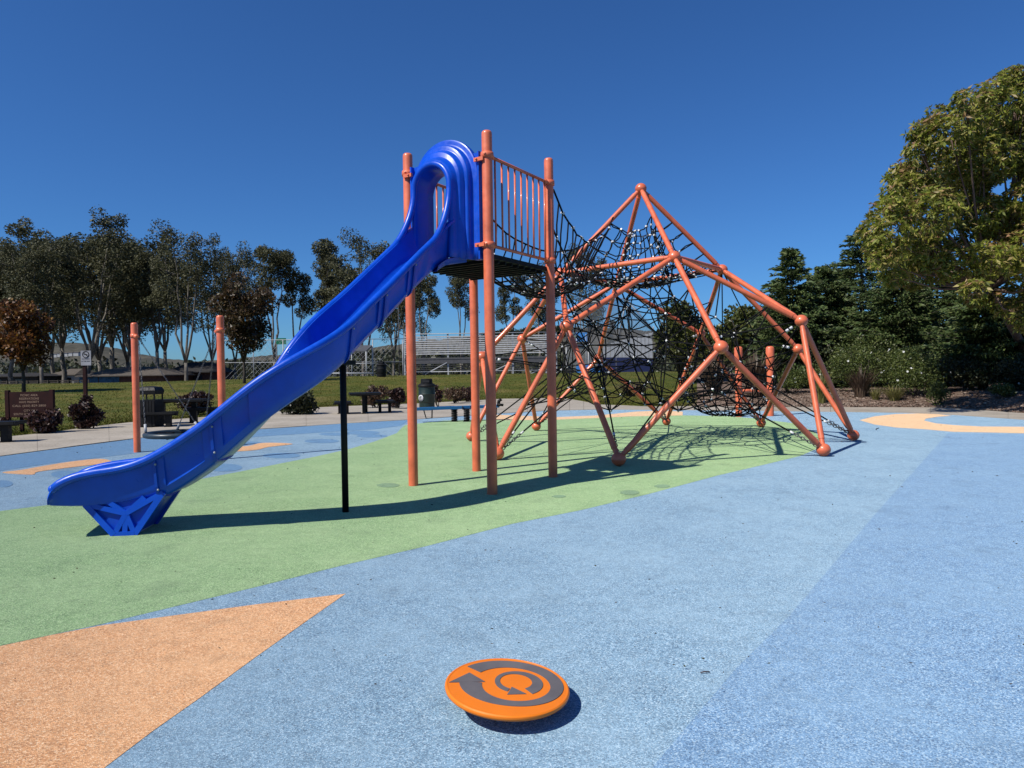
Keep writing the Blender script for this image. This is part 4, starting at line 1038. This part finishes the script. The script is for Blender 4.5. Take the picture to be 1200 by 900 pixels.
# white flowered bushes
def bush(label, px, Y, wpx, toppy, mat=BUSHG, n=5200, L=.10, W=.04, flowers=22, group='mounded bushes in the planting bed', seed=1, name='bush'):
    p = gnd(px, Y); rg = random.Random(seed); hz = at(px, toppy, Y).z-p.z; R_ = wpx/2/CAMF*Y
    bl = clumps(R_*.88, R_*.6, hz*.42, hz*.52, 26, hz*.28, rg, .15)
    t = leafy(name, label, 'bush', p, bl, n, L, W, mat, group, shell=.3, up=.4)
    if flowers:
        b = MB(); fl = []
        for i in range(flowers*4):
            if len(fl) >= flowers: break
            c, r = rg.choice(bl); d = Vector((rg.uniform(-1, 1), -abs(rg.gauss(0, 1)), rg.uniform(-.2, 1))).normalized(); q = p+Vector(c)+Vector((d.x*r[0], d.y*r[1], d.z*r[2]))*1.08
            fl.append(q)
            a = d.orthogonal().normalized(); e = d.cross(a)
            for k in range(5):
                t0 = 2*pi*k/5; v0 = a*cos(t0)+e*sin(t0); v1 = a*cos(t0+.55)+e*sin(t0+.55); v2 = a*cos(t0-.55)+e*sin(t0-.55); s = .045
                b.add([q, q+v2*s*.8+d*.012, q+v0*s+d*.02, q+v1*s*.8+d*.012], [(0, 1, 2, 3)])
        o = b.build('flower', PETAL, t); o['kind'] = 'stuff'
    return t
bush('large white flowered bush behind the brown flax plant', 1012, 28.5, 120, 391, seed=2, n=7500, flowers=9)
bush('white flowered bush right of the flax, behind the yellow grass', 1072, 27, 76, 410, seed=3, n=5000, flowers=9)
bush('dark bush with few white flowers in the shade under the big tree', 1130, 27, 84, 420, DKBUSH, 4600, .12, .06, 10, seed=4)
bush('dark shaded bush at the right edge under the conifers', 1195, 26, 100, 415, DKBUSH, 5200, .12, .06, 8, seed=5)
bush('low bright green bush at the mulch edge below the pale shed wall', 1100, 25.2, 26, 447, BUSHG, 1100, .09, .04, 0, seed=6)
bush('low green bush at the mulch edge near the right photo edge', 1176, 24, 34, 449, BUSHG, 1500, .09, .04, 0, seed=7)
bush('green bush between the flax clumps behind the climber', 925, 29, 60, 430, BUSHG, 2600, .10, .04, 3, seed=8)
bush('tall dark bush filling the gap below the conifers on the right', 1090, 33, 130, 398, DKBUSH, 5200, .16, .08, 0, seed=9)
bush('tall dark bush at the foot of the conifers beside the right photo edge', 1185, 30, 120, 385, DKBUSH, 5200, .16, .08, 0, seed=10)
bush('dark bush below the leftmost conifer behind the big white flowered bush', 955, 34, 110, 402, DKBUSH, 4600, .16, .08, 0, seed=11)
# round olive green trees behind the climber
def roundtree(label, px, Y, halfw, top, bot, seed, mat=OLIVE, n=6500):
    p = gnd(px, Y); rg = random.Random(seed); zt = at(px, top, Y).z-p.z; zb = max(.3, at(px, bot, Y).z-p.z); W = halfw/CAMF*Y; zc = (zt+zb)/2
    bl = clumps(W*.85, W*.8, (zt-zb)*.45, zc, 34, W*.30, rg, zb)
    tr = [([(0, 0, -.3), (.05, 0, zb), (0, .1, zc)], .16, .07)]+[([(0, 0, zb*.9), (W*.3*cos(a), W*.3*sin(a), zc), (W*.6*cos(a), W*.6*sin(a), zc+(zt-zc)*.4)], .07, .02) for a in (0, 1.3, 2.5, 3.8, 5)]
    return leafy('round_tree', label, 'tree', p, bl, n, .27, .15, mat, 'round olive trees behind the climber', trunk=tr, shell=.3, part='crown')
roundtree('round olive tree seen through the middle of the climber', 797, 44, 44, 342, 440, 1)
roundtree('olive tree between the climber bars left of the conifers', 872, 42, 40, 346, 440, 2)
roundtree('olive tree low behind the climber, right of the slatted dugout wall', 835, 50, 40, 385, 445, 3, n=4200)
roundtree('olive tree tucked behind the left conifer', 905, 46, 42, 352, 440, 4, n=4200)
# conifers: whorls of drooping sprays
def conifer(label, px, Y, halfw, top, seed, dens=1.0, lowest=.4, mat=CONIF):
    p = gnd(px, Y); rg = random.Random(seed); H = at(px, top, Y).z-p.z; R_ = halfw/CAMF*Y
    t = thing('conifer', label, 'tree', p, 'conifers behind the planting bed')
    b = MB(); limb(b, [p+Vector((0, 0, -.3)), p+Vector((.04, 0, H*.5)), p+Vector((0, 0, H*.98))], .20, .02, 7)
    cs = []; ds = []; z = lowest
    while z < H*.985:
        u = z/H; rad = R_*(1-u)**.58*rg.uniform(.62, 1.12)+.10; nb = int((9 if u < .7 else 7)*dens)
        for i in range(nb):
            an = rg.uniform(0, 2*pi); L = rad*rg.uniform(.62, 1.12); d = Vector((cos(an), sin(an), 0)); tip = p+d*L+Vector((0, 0, z+L*rg.uniform(-.16, .16)+.12*rg.random()))
            st = p+Vector((0, 0, z)); limb(b, [st, (st+tip)/2+Vector((0, 0, -.02*L)), tip], .028, .008, 4)
            m_ = int(18+L*32)
            for k in range(m_):
                w = rg.uniform(.22, 1.04); side = rg.gauss(0, .20)*(L*.42+.15)*(1.25-w*.6); q = st.lerp(tip, w)+Vector((-d.y, d.x, 0))*side+Vector((0, 0, rg.gauss(0, .045)+.03*abs(side)))
                cs.append(q); dv = d*.9+Vector((-d.y, d.x, 0))*(side*1.6)+Vector((0, 0, rg.gauss(-.05, .35))); ds.append(dv)
        z += H/34*rg.uniform(.6, 1.2)
    b.build('trunk', BARKD, t)
    n = len(cs); obj('crown', quadmesh('crown', cards(np.array(cs), np.array(ds), NR.uniform(.14, .30, n), NR.uniform(.05, .10, n)), mat), t)
    return t
conifer('pointed dark conifer behind the right side of the climber, leftmost of them', 928, 35, 74, 292, 1, 1.3)
conifer('dark conifer directly behind the right end bar of the climber', 968, 36.5, 84, 312, 2, 1.3)
conifer('tall dark conifer at the left fringe of the big olive leaved tree', 1010, 38, 100, 268, 3, 1.3)
conifer('broad conifer right behind the large white flowered bush', 1052, 34, 100, 318, 4, 1.3)
conifer('broad conifer behind the pale shed wall gap', 1098, 36, 100, 300, 5, 1.3, 1.4)
conifer('dark conifer below the fork of the big olive leaved tree', 1152, 28.3, 84, 345, 6, 1.3, .6)
conifer('dark conifer at the right edge of the photo', 1192, 27.8, 84, 350, 7, 1.3, .5)
conifer('conifer just outside the right photo edge', 1275, 31, 90, 300, 8, 1.)
# the big tree with large olive leaves
def bigtree():
    Y0 = 22.5; base_ = gnd(1218, 31.5); t = thing('broadleaf_tree', 'large tree with big olive green leaves and pinkish tips at right', 'tree', base_)
    rg = random.Random(21); fork = at(1160, 336, Y0); b = MB()
    limb(b, [base_+Vector((0, 0, -.3)), base_.lerp(fork, .45)+Vector((.12, 0, 0)), fork], .17, .12, 10)
    spec = [(1032, 268, 30), (1058, 212, 30), (1048, 300, 30), (1080, 180, 33), (1086, 240, 36), (1078, 290, 30), (1108, 140, 33), (1118, 205, 38), (1108, 262, 32), (1120, 305, 26), (1148, 112, 34), (1152, 172, 38), (1150, 245, 32), (1160, 300, 30), (1188, 98, 34), (1192, 160, 40),
            (1188, 252, 30), (1212, 220, 34), (1196, 296, 32), (1180, 352, 22), (1206, 372, 24), (1220, 120, 40), (1236, 180, 42), (1244, 260, 40), (1236, 330, 36), (1262, 220, 44), (1270, 140, 40), (1140, 338, 16), (1030, 240, 20), (1070, 158, 18), (1040, 322, 16), (1018, 275, 14), (1022, 300, 13), (1046, 192, 14), (1094, 116, 13), (1128, 96, 15), (1166, 82, 16), (1040, 232, 16), (1078, 132, 12), (1206, 74, 15)]
    blobs = []
    for i, (px, py, r) in enumerate(spec):
        px, py = 1195+(px-1195)*.955, 345+(py-345)*.92
        dY = rg.uniform(-2.6, .6)+max(0, (px-1150)/70)*-.3; q = at(px, py, Y0+dY); R_ = r*.96/CAMF*(Y0+dY); blobs.append((tuple(q), (R_*rg.uniform(.85, 1.1), R_, R_*rg.uniform(.75, 1.0))))
        if r > 28 and rg.random() < .85:
            q2 = at(px+rg.uniform(-10, 14), py+rg.uniform(-6, 22), Y0+rg.uniform(1.2, 3.2)); blobs.append((tuple(q2), (R_*.9,)*3))
    for c, r in blobs:
        c = Vector(c); mid = fork.lerp(c, .5)+Vector((rg.uniform(-.4, .4), rg.uniform(-.4, .4), -.25)); limb(b, [fork+Vector((0, 0, -.1)), fork.lerp(mid, .5), mid, mid.lerp(c, .55), c], .055, .010, 6)
        for k in range(4):
            d = Vector((rg.gauss(0, 1), rg.gauss(0, 1), rg.gauss(0, 1))).normalized()*r[0]*.9; limb(b, [mid.lerp(c, .7), c+d*.5, c+d], .016, .005, 4)
    b.build('trunk', BARKR, t)
    for i in range(34):                         # loose sprays standing out of the crown
        c0, r0 = rg.choice(blobs); d = Vector((rg.gauss(-.25, 1), rg.gauss(-.3, .8), rg.gauss(.35, .8))).normalized(); R_ = rg.uniform(.22, .42); q = Vector(c0)+d*r0[0]*rg.uniform(1.0, 1.3)
        blobs.append((tuple(q), (R_, R_, R_*.8)))
    cs = []; ds = []; Ls = []; tip = []
    n = 11500; c, d = blob_points(blobs, n, .5)
    for i in range(n):
        ax = Vector(d[i])*.9+Vector((0, 0, .55)); ax.normalize(); a = ax.orthogonal().normalized(); e = ax.cross(a); m_ = rg.randint(6, 9); s = rg.uniform(.8, 1.25)
        young = rg.random() < max(0, .42*(Vector(d[i]).dot(Vector((-.62, -.3, .72)))-.25)) and rg.random() < .9
        for k in range(m_):
            t0 = 2*pi*k/m_+rg.uniform(-.3, .3); v = (a*cos(t0)+e*sin(t0))*1.0+ax*rg.uniform(-.15, .75)+Vector((0, 0, -.28)); v.normalize(); L = .172*s*rg.uniform(.7, 1.25)
            cs.append(Vector(c[i])+v*L*.5); ds.append(v); Ls.append(L); tip.append(young)
    Ls = np.array(Ls); tip = np.array(tip); cs = np.array(cs); ds = np.array(ds)
    for nm_, mk, mt in (('crown', ~tip, GLOSSY), ('young_leaves', tip, YOUNG)):
        v = cards(cs[mk], ds[mk], Ls[mk], Ls[mk]*NR.uniform(.26, .38, mk.sum())); obj(nm_, quadmesh(nm_, v, mt), t)
bigtree()

# ---------------------------------------------------------------- things beyond the lawn
# bleachers seen from behind
def seg(b, p, q, r=.03, n=5): b.tube([p, q], r, n)
BY = 72.; KX = BY/CAMF
bx0, bx1 = at(474, 420, BY).x, at(652, 420, BY).x; bl_ = thing('bleachers', 'wide aluminium grandstand seen from behind, above the lawn', 'bleachers', ((bx0+bx1)/2, BY, 1.1))
zt_ = at(560, 390.5, BY).z; zr0 = at(560, 394, BY).z; zr1 = at(560, 414, BY).z
for i in range(9):
    z = zr0+(zr1-zr0)*i/8; b = MB(); b.box(((bx0+bx1)/2, BY, z), (bx1-bx0, .05, .115)); b.build('rail', ALUR, bl_)
b = MB(); seg(b, (bx0, BY, zt_), (bx1, BY, zt_), .045); b.build('top_rail', PALEST, bl_)
for px in (474, 525, 563, 601, 640, 652):
    x = at(px, 420, BY).x; b = MB(); b.box((x, BY+.12, (zt_+.9)/2), (.16, .16, zt_-.9)); b.build('post', STEEL, bl_)
for i in range(8):
    z = at(560, 417, BY).z-.22*i; b = MB(); b.box(((bx0+bx1)/2, BY+.5+.75*i, z), (bx1-bx0, .30, .05)); b.build('seat_board', STEELD, bl_)
    b = MB(); b.box(((bx0+bx1)/2, BY+.15+.75*i, z-.28), (bx1-bx0, .35, .05)); b.build('foot_board', STEELD, bl_)
b = MB(); zz = at(560, 422, BY).z; b.box(((bx0+bx1)/2, BY+.03, zz), (bx1-bx0, .04, .62)); b.build('back_panel', STEELD, bl_)
for px0, px1 in ((498, 524), (570, 600), (620, 650)):
    b = MB(); seg(b, at(px0, 439, BY-.1), at(px1, 425, BY-.1), .06); b.build('brace', PALEST, bl_)
b = MB(); z = at(560, 435, BY).z; seg(b, (bx0, BY-.2, z), (bx1, BY-.2, z), .05); seg(b, (bx0, BY-.2, z-.4), (bx1, BY-.2, z-.4), .05); b.build('low_rail', PALEST, bl_)
# chain-link fence left of the bleachers
def meshpanel(b, p0, p1, z0, z1, step=.22, r=.011):
    d = Vector(p1)-Vector(p0); L = d.length; n = int(L/step); 
    for i in range(n):
        for s in (-1, 1):
            a = Vector(p0)+d*(i/n); c = a+d*(s*(z1-z0)/L); 
            if (c-Vector(p0)).dot(d) < 0 or (c-Vector(p0)).length > L: continue
            b.tube([a+Z*z0, c+Z*z1], r, 3, cap=False)
FY = 70.
fc = thing('chain_link_fence', 'tall grey chain-link fence running left from the bleachers', 'fence', (at(400, 436, FY).x, FY, 1.2))
for px in range(262, 475, 35):
    x = at(px, 420, FY).x; b = MB(); seg(b, (x, FY, .8), (x, FY, at(px, 398, FY).z), .05, 6); b.build('fence_post', STEEL, fc)
b = MB(); seg(b, at(262, 399, FY), at(474, 397, FY), .04); seg(b, at(262, 425, FY), at(474, 424, FY), .03); b.build('fence_rail', STEEL, fc)
b = MB(); meshpanel(b, (at(262, 420, FY).x, FY, 0), (at(474, 420, FY).x, FY, 0), 1.1, at(370, 398, FY).z, .5, .010); o = b.build('wire_mesh', STEEL, fc); o['kind'] = 'stuff'
lf = thing('low_rail_fence', 'low rail fence along the top of the lawn under the bronze tree', 'fence', (at(60, 445, 64).x, 64, 1.2))
for px in range(-40, 110, 12):
    x = at(px, 445, 64).x; b = MB(); b.box((x, 64, 1.1), (.09, .09, .5)); b.build('post', BARKD, lf)
for dz in (1.13, 1.28):
    b = MB(); b.box(((at(-40, 445, 64).x+at(98, 445, 64).x)/2, 64.06, dz), (at(98, 445, 64).x-at(-40, 445, 64).x, .04, .08)); b.build('rail', BARKD, lf)
# small pale frame shelter
fx = thing('pipe_shelter', 'pale pipe frame shelter with a flat roof left of the bleachers', 'shelter', gnd(425, 66))
for px, py, Y in ((429, 412, 65), (436, 406, 67), (405, 412, 65), (412, 406, 67)):
    b = MB(); q = at(px, py, Y); seg(b, (q.x, Y, .9), q, .06, 6); b.build('pole', PALEST, fx)
b = MB(); b.loft([[at(405, 412.5, 65), at(429, 412.5, 65), at(436, 406, 67), at(412, 406, 67)], [at(405, 411, 65), at(429, 411, 65), at(436, 404.5, 67), at(412, 404.5, 67)]], True, False, True); b.build('roof', STEELD, fx)
b = MB(); seg(b, at(405, 426, 65), at(440, 426, 65), .04); seg(b, at(380, 437.5, 64.5), at(437, 437.5, 64.5), .07); b.build('rail', PALEST, fx)
# backstop of chain-link mesh with slatted dugout wall and navy padding
KY = 74.
bs = thing('backstop', 'tall grey mesh backstop with leaning top behind the climber', 'backstop', gnd(735, KY))
corn = [(664, 437, 0), (690, 438, 0), (723, 437, 0), (763, 436, 0)]
tops = [(664, 376), (690, 354), (733, 350), (763, 384)]
for (px, py, _), (tx, ty) in zip(corn, tops):
    b = MB(); x = at(px, 436, KY).x; x2 = at(tx, 436, KY).x; zt2 = at(tx, ty, KY).z; seg(b, (x, KY, .8), (x, KY, min(zt2, at(px, 405, KY).z)), .07, 6); seg(b, (x, KY, min(zt2, at(px, 405, KY).z)), (x2, KY-1.5, zt2), .07, 6); b.build('pole', STEEL, bs)
b = MB()
for i in range(3): seg(b, at(*tops[i], KY-1.5), at(*tops[i+1], KY-1.5), .06)
seg(b, at(664, 405, KY), at(763, 404, KY), .05); b.build('rail', STEEL, bs)
wires = MB()
x0, x1 = at(664, 436, KY).x, at(763, 436, KY).x
for i in range(84):
    u = i/83; x = x0+(x1-x0)*u; px = 664+99*u; ty = float(np.interp(px, [664, 690, 733, 763], [376, 354, 350, 384])); zt2 = at(px, ty, KY).z; zk = at(px, 405, KY).z
    wires.tube([(x, KY, 1.), (x, KY, zk), (x, KY-1.5, zt2)], .018, 3, cap=False)
for j in range(60):
    z = 1.2+j*.125
    us = [u for u in np.linspace(0, 1, 60) if at(664+99*u, float(np.interp(664+99*u, [664, 690, 733, 763], [376, 354, 350, 384])), KY).z > z]
    if len(us) > 2:
        zk = at(713, 405, KY).z; yy = KY if z < zk else KY-1.5*(z-zk)/(at(713, 350, KY).z-zk); wires.tube([(x0+(x1-x0)*us[0], yy, z), (x0+(x1-x0)*us[-1], yy, z)], .018, 3, cap=False)
o = wires.build('wire_mesh', PALEST, bs); o['kind'] = 'stuff'
dg = thing('dugout', 'pale slatted dugout wall with slanting top beside the backstop', 'dugout', gnd(736, 71))
for i in range(13):
    px = 709+54*i/12; top = 404-14*(i/12); x = at(px, 436, 71).x; zt2 = at(px, top, 71).z; b = MB(); b.box((x, 71, (zt2+.9)/2), (.33, .05, zt2-.9)); b.build('slat', STEEL if i % 2 else PALEST, dg)
pf = thing('padded_fence', 'navy padded fence at the foot of the backstop with light blue end', 'fence', gnd(733, 68))
for i, (p0, p1, mt, t0) in enumerate(((675, 692, SKYB, 428), (692, 704, SKYB, 430), (700, 722, NAVY, 419), (722, 744, NAVY, 419), (744, 766, NAVY, 420))):
    a_, c_ = at(p0+.3, t0, 68), at(p1-.3, t0, 68); b = MB(); b.box(((a_.x+c_.x)/2, 68+.02*i, (a_.z+.9)/2), (c_.x-a_.x, .12, a_.z-.9)); b.build('pad', mt, pf)
bn = thing('banner', 'light blue banner panel on two poles behind the front ball joint', 'banner', gnd(682, 70))
a_ = at(681.5, 395, 70); b = MB(); b.box(a_, (1.1, .05, .9)); b.build('panel', SKYB, bn)
for px in (676, 687): b = MB(); x = at(px, 430, 70).x; seg(b, (x, 70, .9), (x, 70, a_.z+.3), .04); b.build('pole', STEEL, bn)
# person far away beside the fence, in blue
# hip roofed park building
def hip(name, label, px0, px1, pyr, pye, Y, D, wall, roofm, win=0, overh=.5, patch=None):
    x0, x1 = at(px0, 440, Y).x, at(px1, 440, Y).x; ze = at((px0+px1)/2, pye, Y).z; zr = at((px0+px1)/2, pyr, Y).z
    t = thing(name, label, 'building', ((x0+x1)/2, Y+D/2, 0)); b = MB(); b.box(((x0+x1)/2, Y+D/2, ze/2), (x1-x0-2*overh, D-2*overh, ze)); w = b.build('wall', wall, t)
    b = MB(); rl = (x1-x0)*.28
    b.loft([[(x0, Y, ze), (x1, Y, ze), (x1, Y+D, ze), (x0, Y+D, ze)], [(x0, Y, ze+.12), (x1, Y, ze+.12), (x1, Y+D, ze+.12), (x0, Y+D, ze+.12)], [(x0+rl, Y+D/2-.1, zr), (x1-rl, Y+D/2-.1, zr), (x1-rl, Y+D/2+.1, zr), (x0+rl, Y+D/2+.1, zr)]], True, False, True); b.build('roof', roofm, t)
    if patch:
        for p0, p1, mt in patch: b = MB(); a_, c_ = at(p0, 440, Y).x, at(p1, 440, Y).x; b.box(((a_+c_)/2, Y+overh-.02, ze/2), (c_-a_, .06, ze-.1)); b.build('wall_panel', mt, t)
    for i in range(win):
        x = x0+(x1-x0)*(i+1)/(win+1); b = MB(); b.box((x, Y+overh-.03, ze-.8), (1.1, .06, .9)); f_ = b.build('window', GLASS, t)
    return t
hip('park_building', 'low park building with taupe hip roof and blue mural wall', 88, 193, 429.5, 441, 84, 9, WALLR, ROOF, patch=((90, 112, WALLB), (113, 137, WALLB)))
hip('park_building', 'dark roofed low building beyond the lawn between the swing posts', 190, 250, 424, 437, 92, 8, WALLR, ROOFD, 2)
hip('house', 'grey roofed low house behind the left bronze tree', 55, 88, 432, 440, 110, 8, WALLG, ROOF, 2)
hip('house', 'dark low building left behind the bronze tree trunk', -30, 44, 437, 442, 104, 9, ROOFD, ROOFD, 2)
# shed glimpsed in the conifers
sh = thing('shed', 'pale grey shed wall glimpsed between the dark conifers', 'shed', gnd(1097, 39)); a_, c_ = at(1082, 403, 39), at(1113, 427, 39)
b = MB(); b.box(((a_.x+c_.x)/2, 39.6, (a_.z+.2)/2), (c_.x-a_.x, 1.2, a_.z-.2)); b.build('wall', WALLG, sh)
b = MB(); b.loft([[(a_.x-.15, 38.8, a_.z), (c_.x+.15, 38.8, a_.z), (c_.x+.15, 40.4, a_.z+.4), (a_.x-.15, 40.4, a_.z+.4)], [(a_.x-.15, 38.8, a_.z+.08), (c_.x+.15, 38.8, a_.z+.08), (c_.x+.15, 40.4, a_.z+.48), (a_.x-.15, 40.4, a_.z+.48)]], True, False, True); b.build('roof', ROOFD, sh)
b = MB(); b.box(((a_.x*.3+c_.x*.7), 38.97, a_.z-.55), (.35, .05, .6)); b.build('window', GLASS, sh)
# street sign, poles, lamp
st = thing('street_sign', 'green street name sign on a tall pole right of the bronze tree', 'street sign', gnd(324, 86)); q = at(324, 398, 86); x = q.x
b = MB(); seg(b, (x, 86, .2), (x, 86, at(322, 392, 86).z), .08, 6); b.build('pole', STEELD, st); b = MB(); b.box((at(330, 398, 86).x, 85.8, at(330, 400, 86).z), (1.2, .06, .75)); b.build('sign_plate', SIGNG, st)
for px, top, Y, lab in ((352, 392, 78, 'thin grey pole rising behind the bend of the slide'), (468, 330, 88, 'tall thin grey pole just left of the left tower post'), (681, 360, 76, 'grey floodlight pole left of the backstop mesh')):
    t = thing('light_pole', lab, 'pole', gnd(px, Y), 'thin poles beyond the lawn'); x = at(px, 430, Y).x; zt2 = at(px, top, Y).z; b = MB(); b.tube([(x, Y, .5), (x, Y, zt2)], [.07, .045], 7); b.build('pole', STEELD, t); b = MB(); b.box((x, Y, zt2), (.5, .2, .12)); b.build('lamp_head', STEEL, t)
# far hills, trees on the ridge, specks of houses
def hills(name, prof, Y, D, mat, px_step=6):
    b = MB(); xs = [p[0] for p in prof]; ys = [p[1] for p in prof]; cols = list(np.arange(xs[0], xs[-1]+1, px_step)); rows = 7; vs = []; fs = []
    rg = np.random.RandomState(int(Y))
    for px in cols:
        zt2 = at(px, float(np.interp(px, xs, ys))+rg.uniform(-.6, .6), Y+D).z
        for j in range(rows+1):
            u = j/rows; y = Y+D*u; a = ray(px, 436); x = a.x/a.y*y; vs.append((x, y, -1+(zt2+1)*(sst(u)**.9)*(1 if u == 1 else rg.uniform(.94, 1.06))))
        a = ray(px, 436); vs.append((a.x/a.y*(Y+D*1.8), Y+D*1.8, zt2*.7))
    R_ = rows+2
    for i in range(len(cols)-1):
        for j in range(R_-1): q = i*R_+j; fs.append((q, q+R_, q+R_+1, q+1))
    b.add(vs, fs, True); return struct(b.build(name, mat))
hills('far_hills', [(-300, 408), (-60, 404), (20, 403), (55, 401), (100, 402.5), (140, 410), (190, 420), (230, 424), (300, 418), (360, 414), (430, 408), (520, 398), (580, 391), (640, 386), (700, 384), (800, 390), (900, 396), (1100, 400), (1500, 404)], 700, 500, HILL)
hills('near_hills', [(-300, 424), (0, 422), (80, 424), (160, 430), (230, 428), (300, 424), (360, 420), (420, 414), (480, 412), (560, 402), (640, 398), (700, 396), (800, 402), (1500, 410)], 300, 200, HILL, 5)
# bushes and trees on the near hills, one mass
bl = []
for i in range(420):
    px = RNG.uniform(-80, 800); Y = RNG.uniform(120, 330); base_y = 441+(600-px)*.0 - (4 if px > 400 else 0); q = at(px, RNG.uniform(426, 441) if px < 400 else RNG.uniform(412, 436), Y); r = RNG.uniform(1.2, 3.2)*(Y/200+.35)
    bl.append(((q.x, Y, max(.5, q.z-.5*r)), (r*1.3, r, r)))
c, d = blob_points(bl, 36000, .4); n = len(c)
tag(obj('far_woodland', quadmesh('far_woodland', cards(c, d+NR.normal(size=d.shape)*.6, NR.uniform(.6, 1.6, n), NR.uniform(.5, 1.1, n)), DKBUSH)), 'brushy wooded slope far beyond the lawn', 'woodland', kind='stuff')
bl = []
for i in range(90):
    px = RNG.uniform(540, 680); Y = 620; q = at(px, float(np.interp(px, [540, 580, 600, 640, 680], [400, 392, 389, 387, 385]))+RNG.uniform(-1, 5), Y); r = RNG.uniform(2.4, 4.4); bl.append((tuple(q), (r*1.3, r, r)))
c, d = blob_points(bl, 9000, .4); n = len(c)
tag(obj('ridge_trees', quadmesh('ridge_trees', cards(c, d+NR.normal(size=d.shape)*.6, NR.uniform(1.2, 2.4, n), NR.uniform(.9, 1.6, n)), DKBUSH)), 'dark trees along the far ridge behind the bleachers', 'trees', kind='stuff')
HL = ['first from left in the row of white houses on the hill left of notice sign', 'second from left in the row of white hill houses left of notice sign', 'third from left in the row of white hill houses left of notice sign', 'fourth from left in the row of white hill houses left of notice sign', 'rightmost in the row of white hill houses beside the notice sign',
      'pale far house right under the left bronze tree crown', 'pale far house right of the left bronze tree trunk', 'pale far house just left of the right swing post, on the slope', 'pale far house between right swing post and round bronze tree', 'pale low house behind the trunk of the round bronze tree', 'pale low house just above the lower rim of the slide']
for i, (px, py, Y) in enumerate(((66, 415.5, 690), (72, 415, 690), (79, 414.5, 690), (84, 414, 690), (91, 413.8, 690), (24, 421, 560), (46, 424, 480), (247, 430, 430), (268, 428, 480), (290, 430, 400), (352, 428, 340))):
    q = at(px, py, Y); w = RNG.uniform(3, 4.6)*Y/690+1; t = thing('far_house', HL[i], 'house', (q.x, Y, q.z-2), 'pale houses on the far hillside')
    b = MB(); b.box((q.x, Y, q.z-1.2), (w, 6, 3.4)); b.build('wall', WALLG, t)
    b = MB(); b.loft([[(q.x-w*.55, Y-3.4, q.z+.5), (q.x+w*.55, Y-3.4, q.z+.5), (q.x+w*.55, Y+3.4, q.z+.5), (q.x-w*.55, Y+3.4, q.z+.5)], [(q.x-w*.4, Y-.2, q.z+1.4), (q.x+w*.4, Y-.2, q.z+1.4), (q.x+w*.4, Y+.2, q.z+1.4), (q.x-w*.4, Y+.2, q.z+1.4)]], True, False, True); b.build('roof', ROOF, t)
print('tris', sum(len(o.data.loop_triangles) if False else sum(len(p.vertices)-2 for p in o.data.polygons) for o in bpy.data.objects if o.type == 'MESH'))
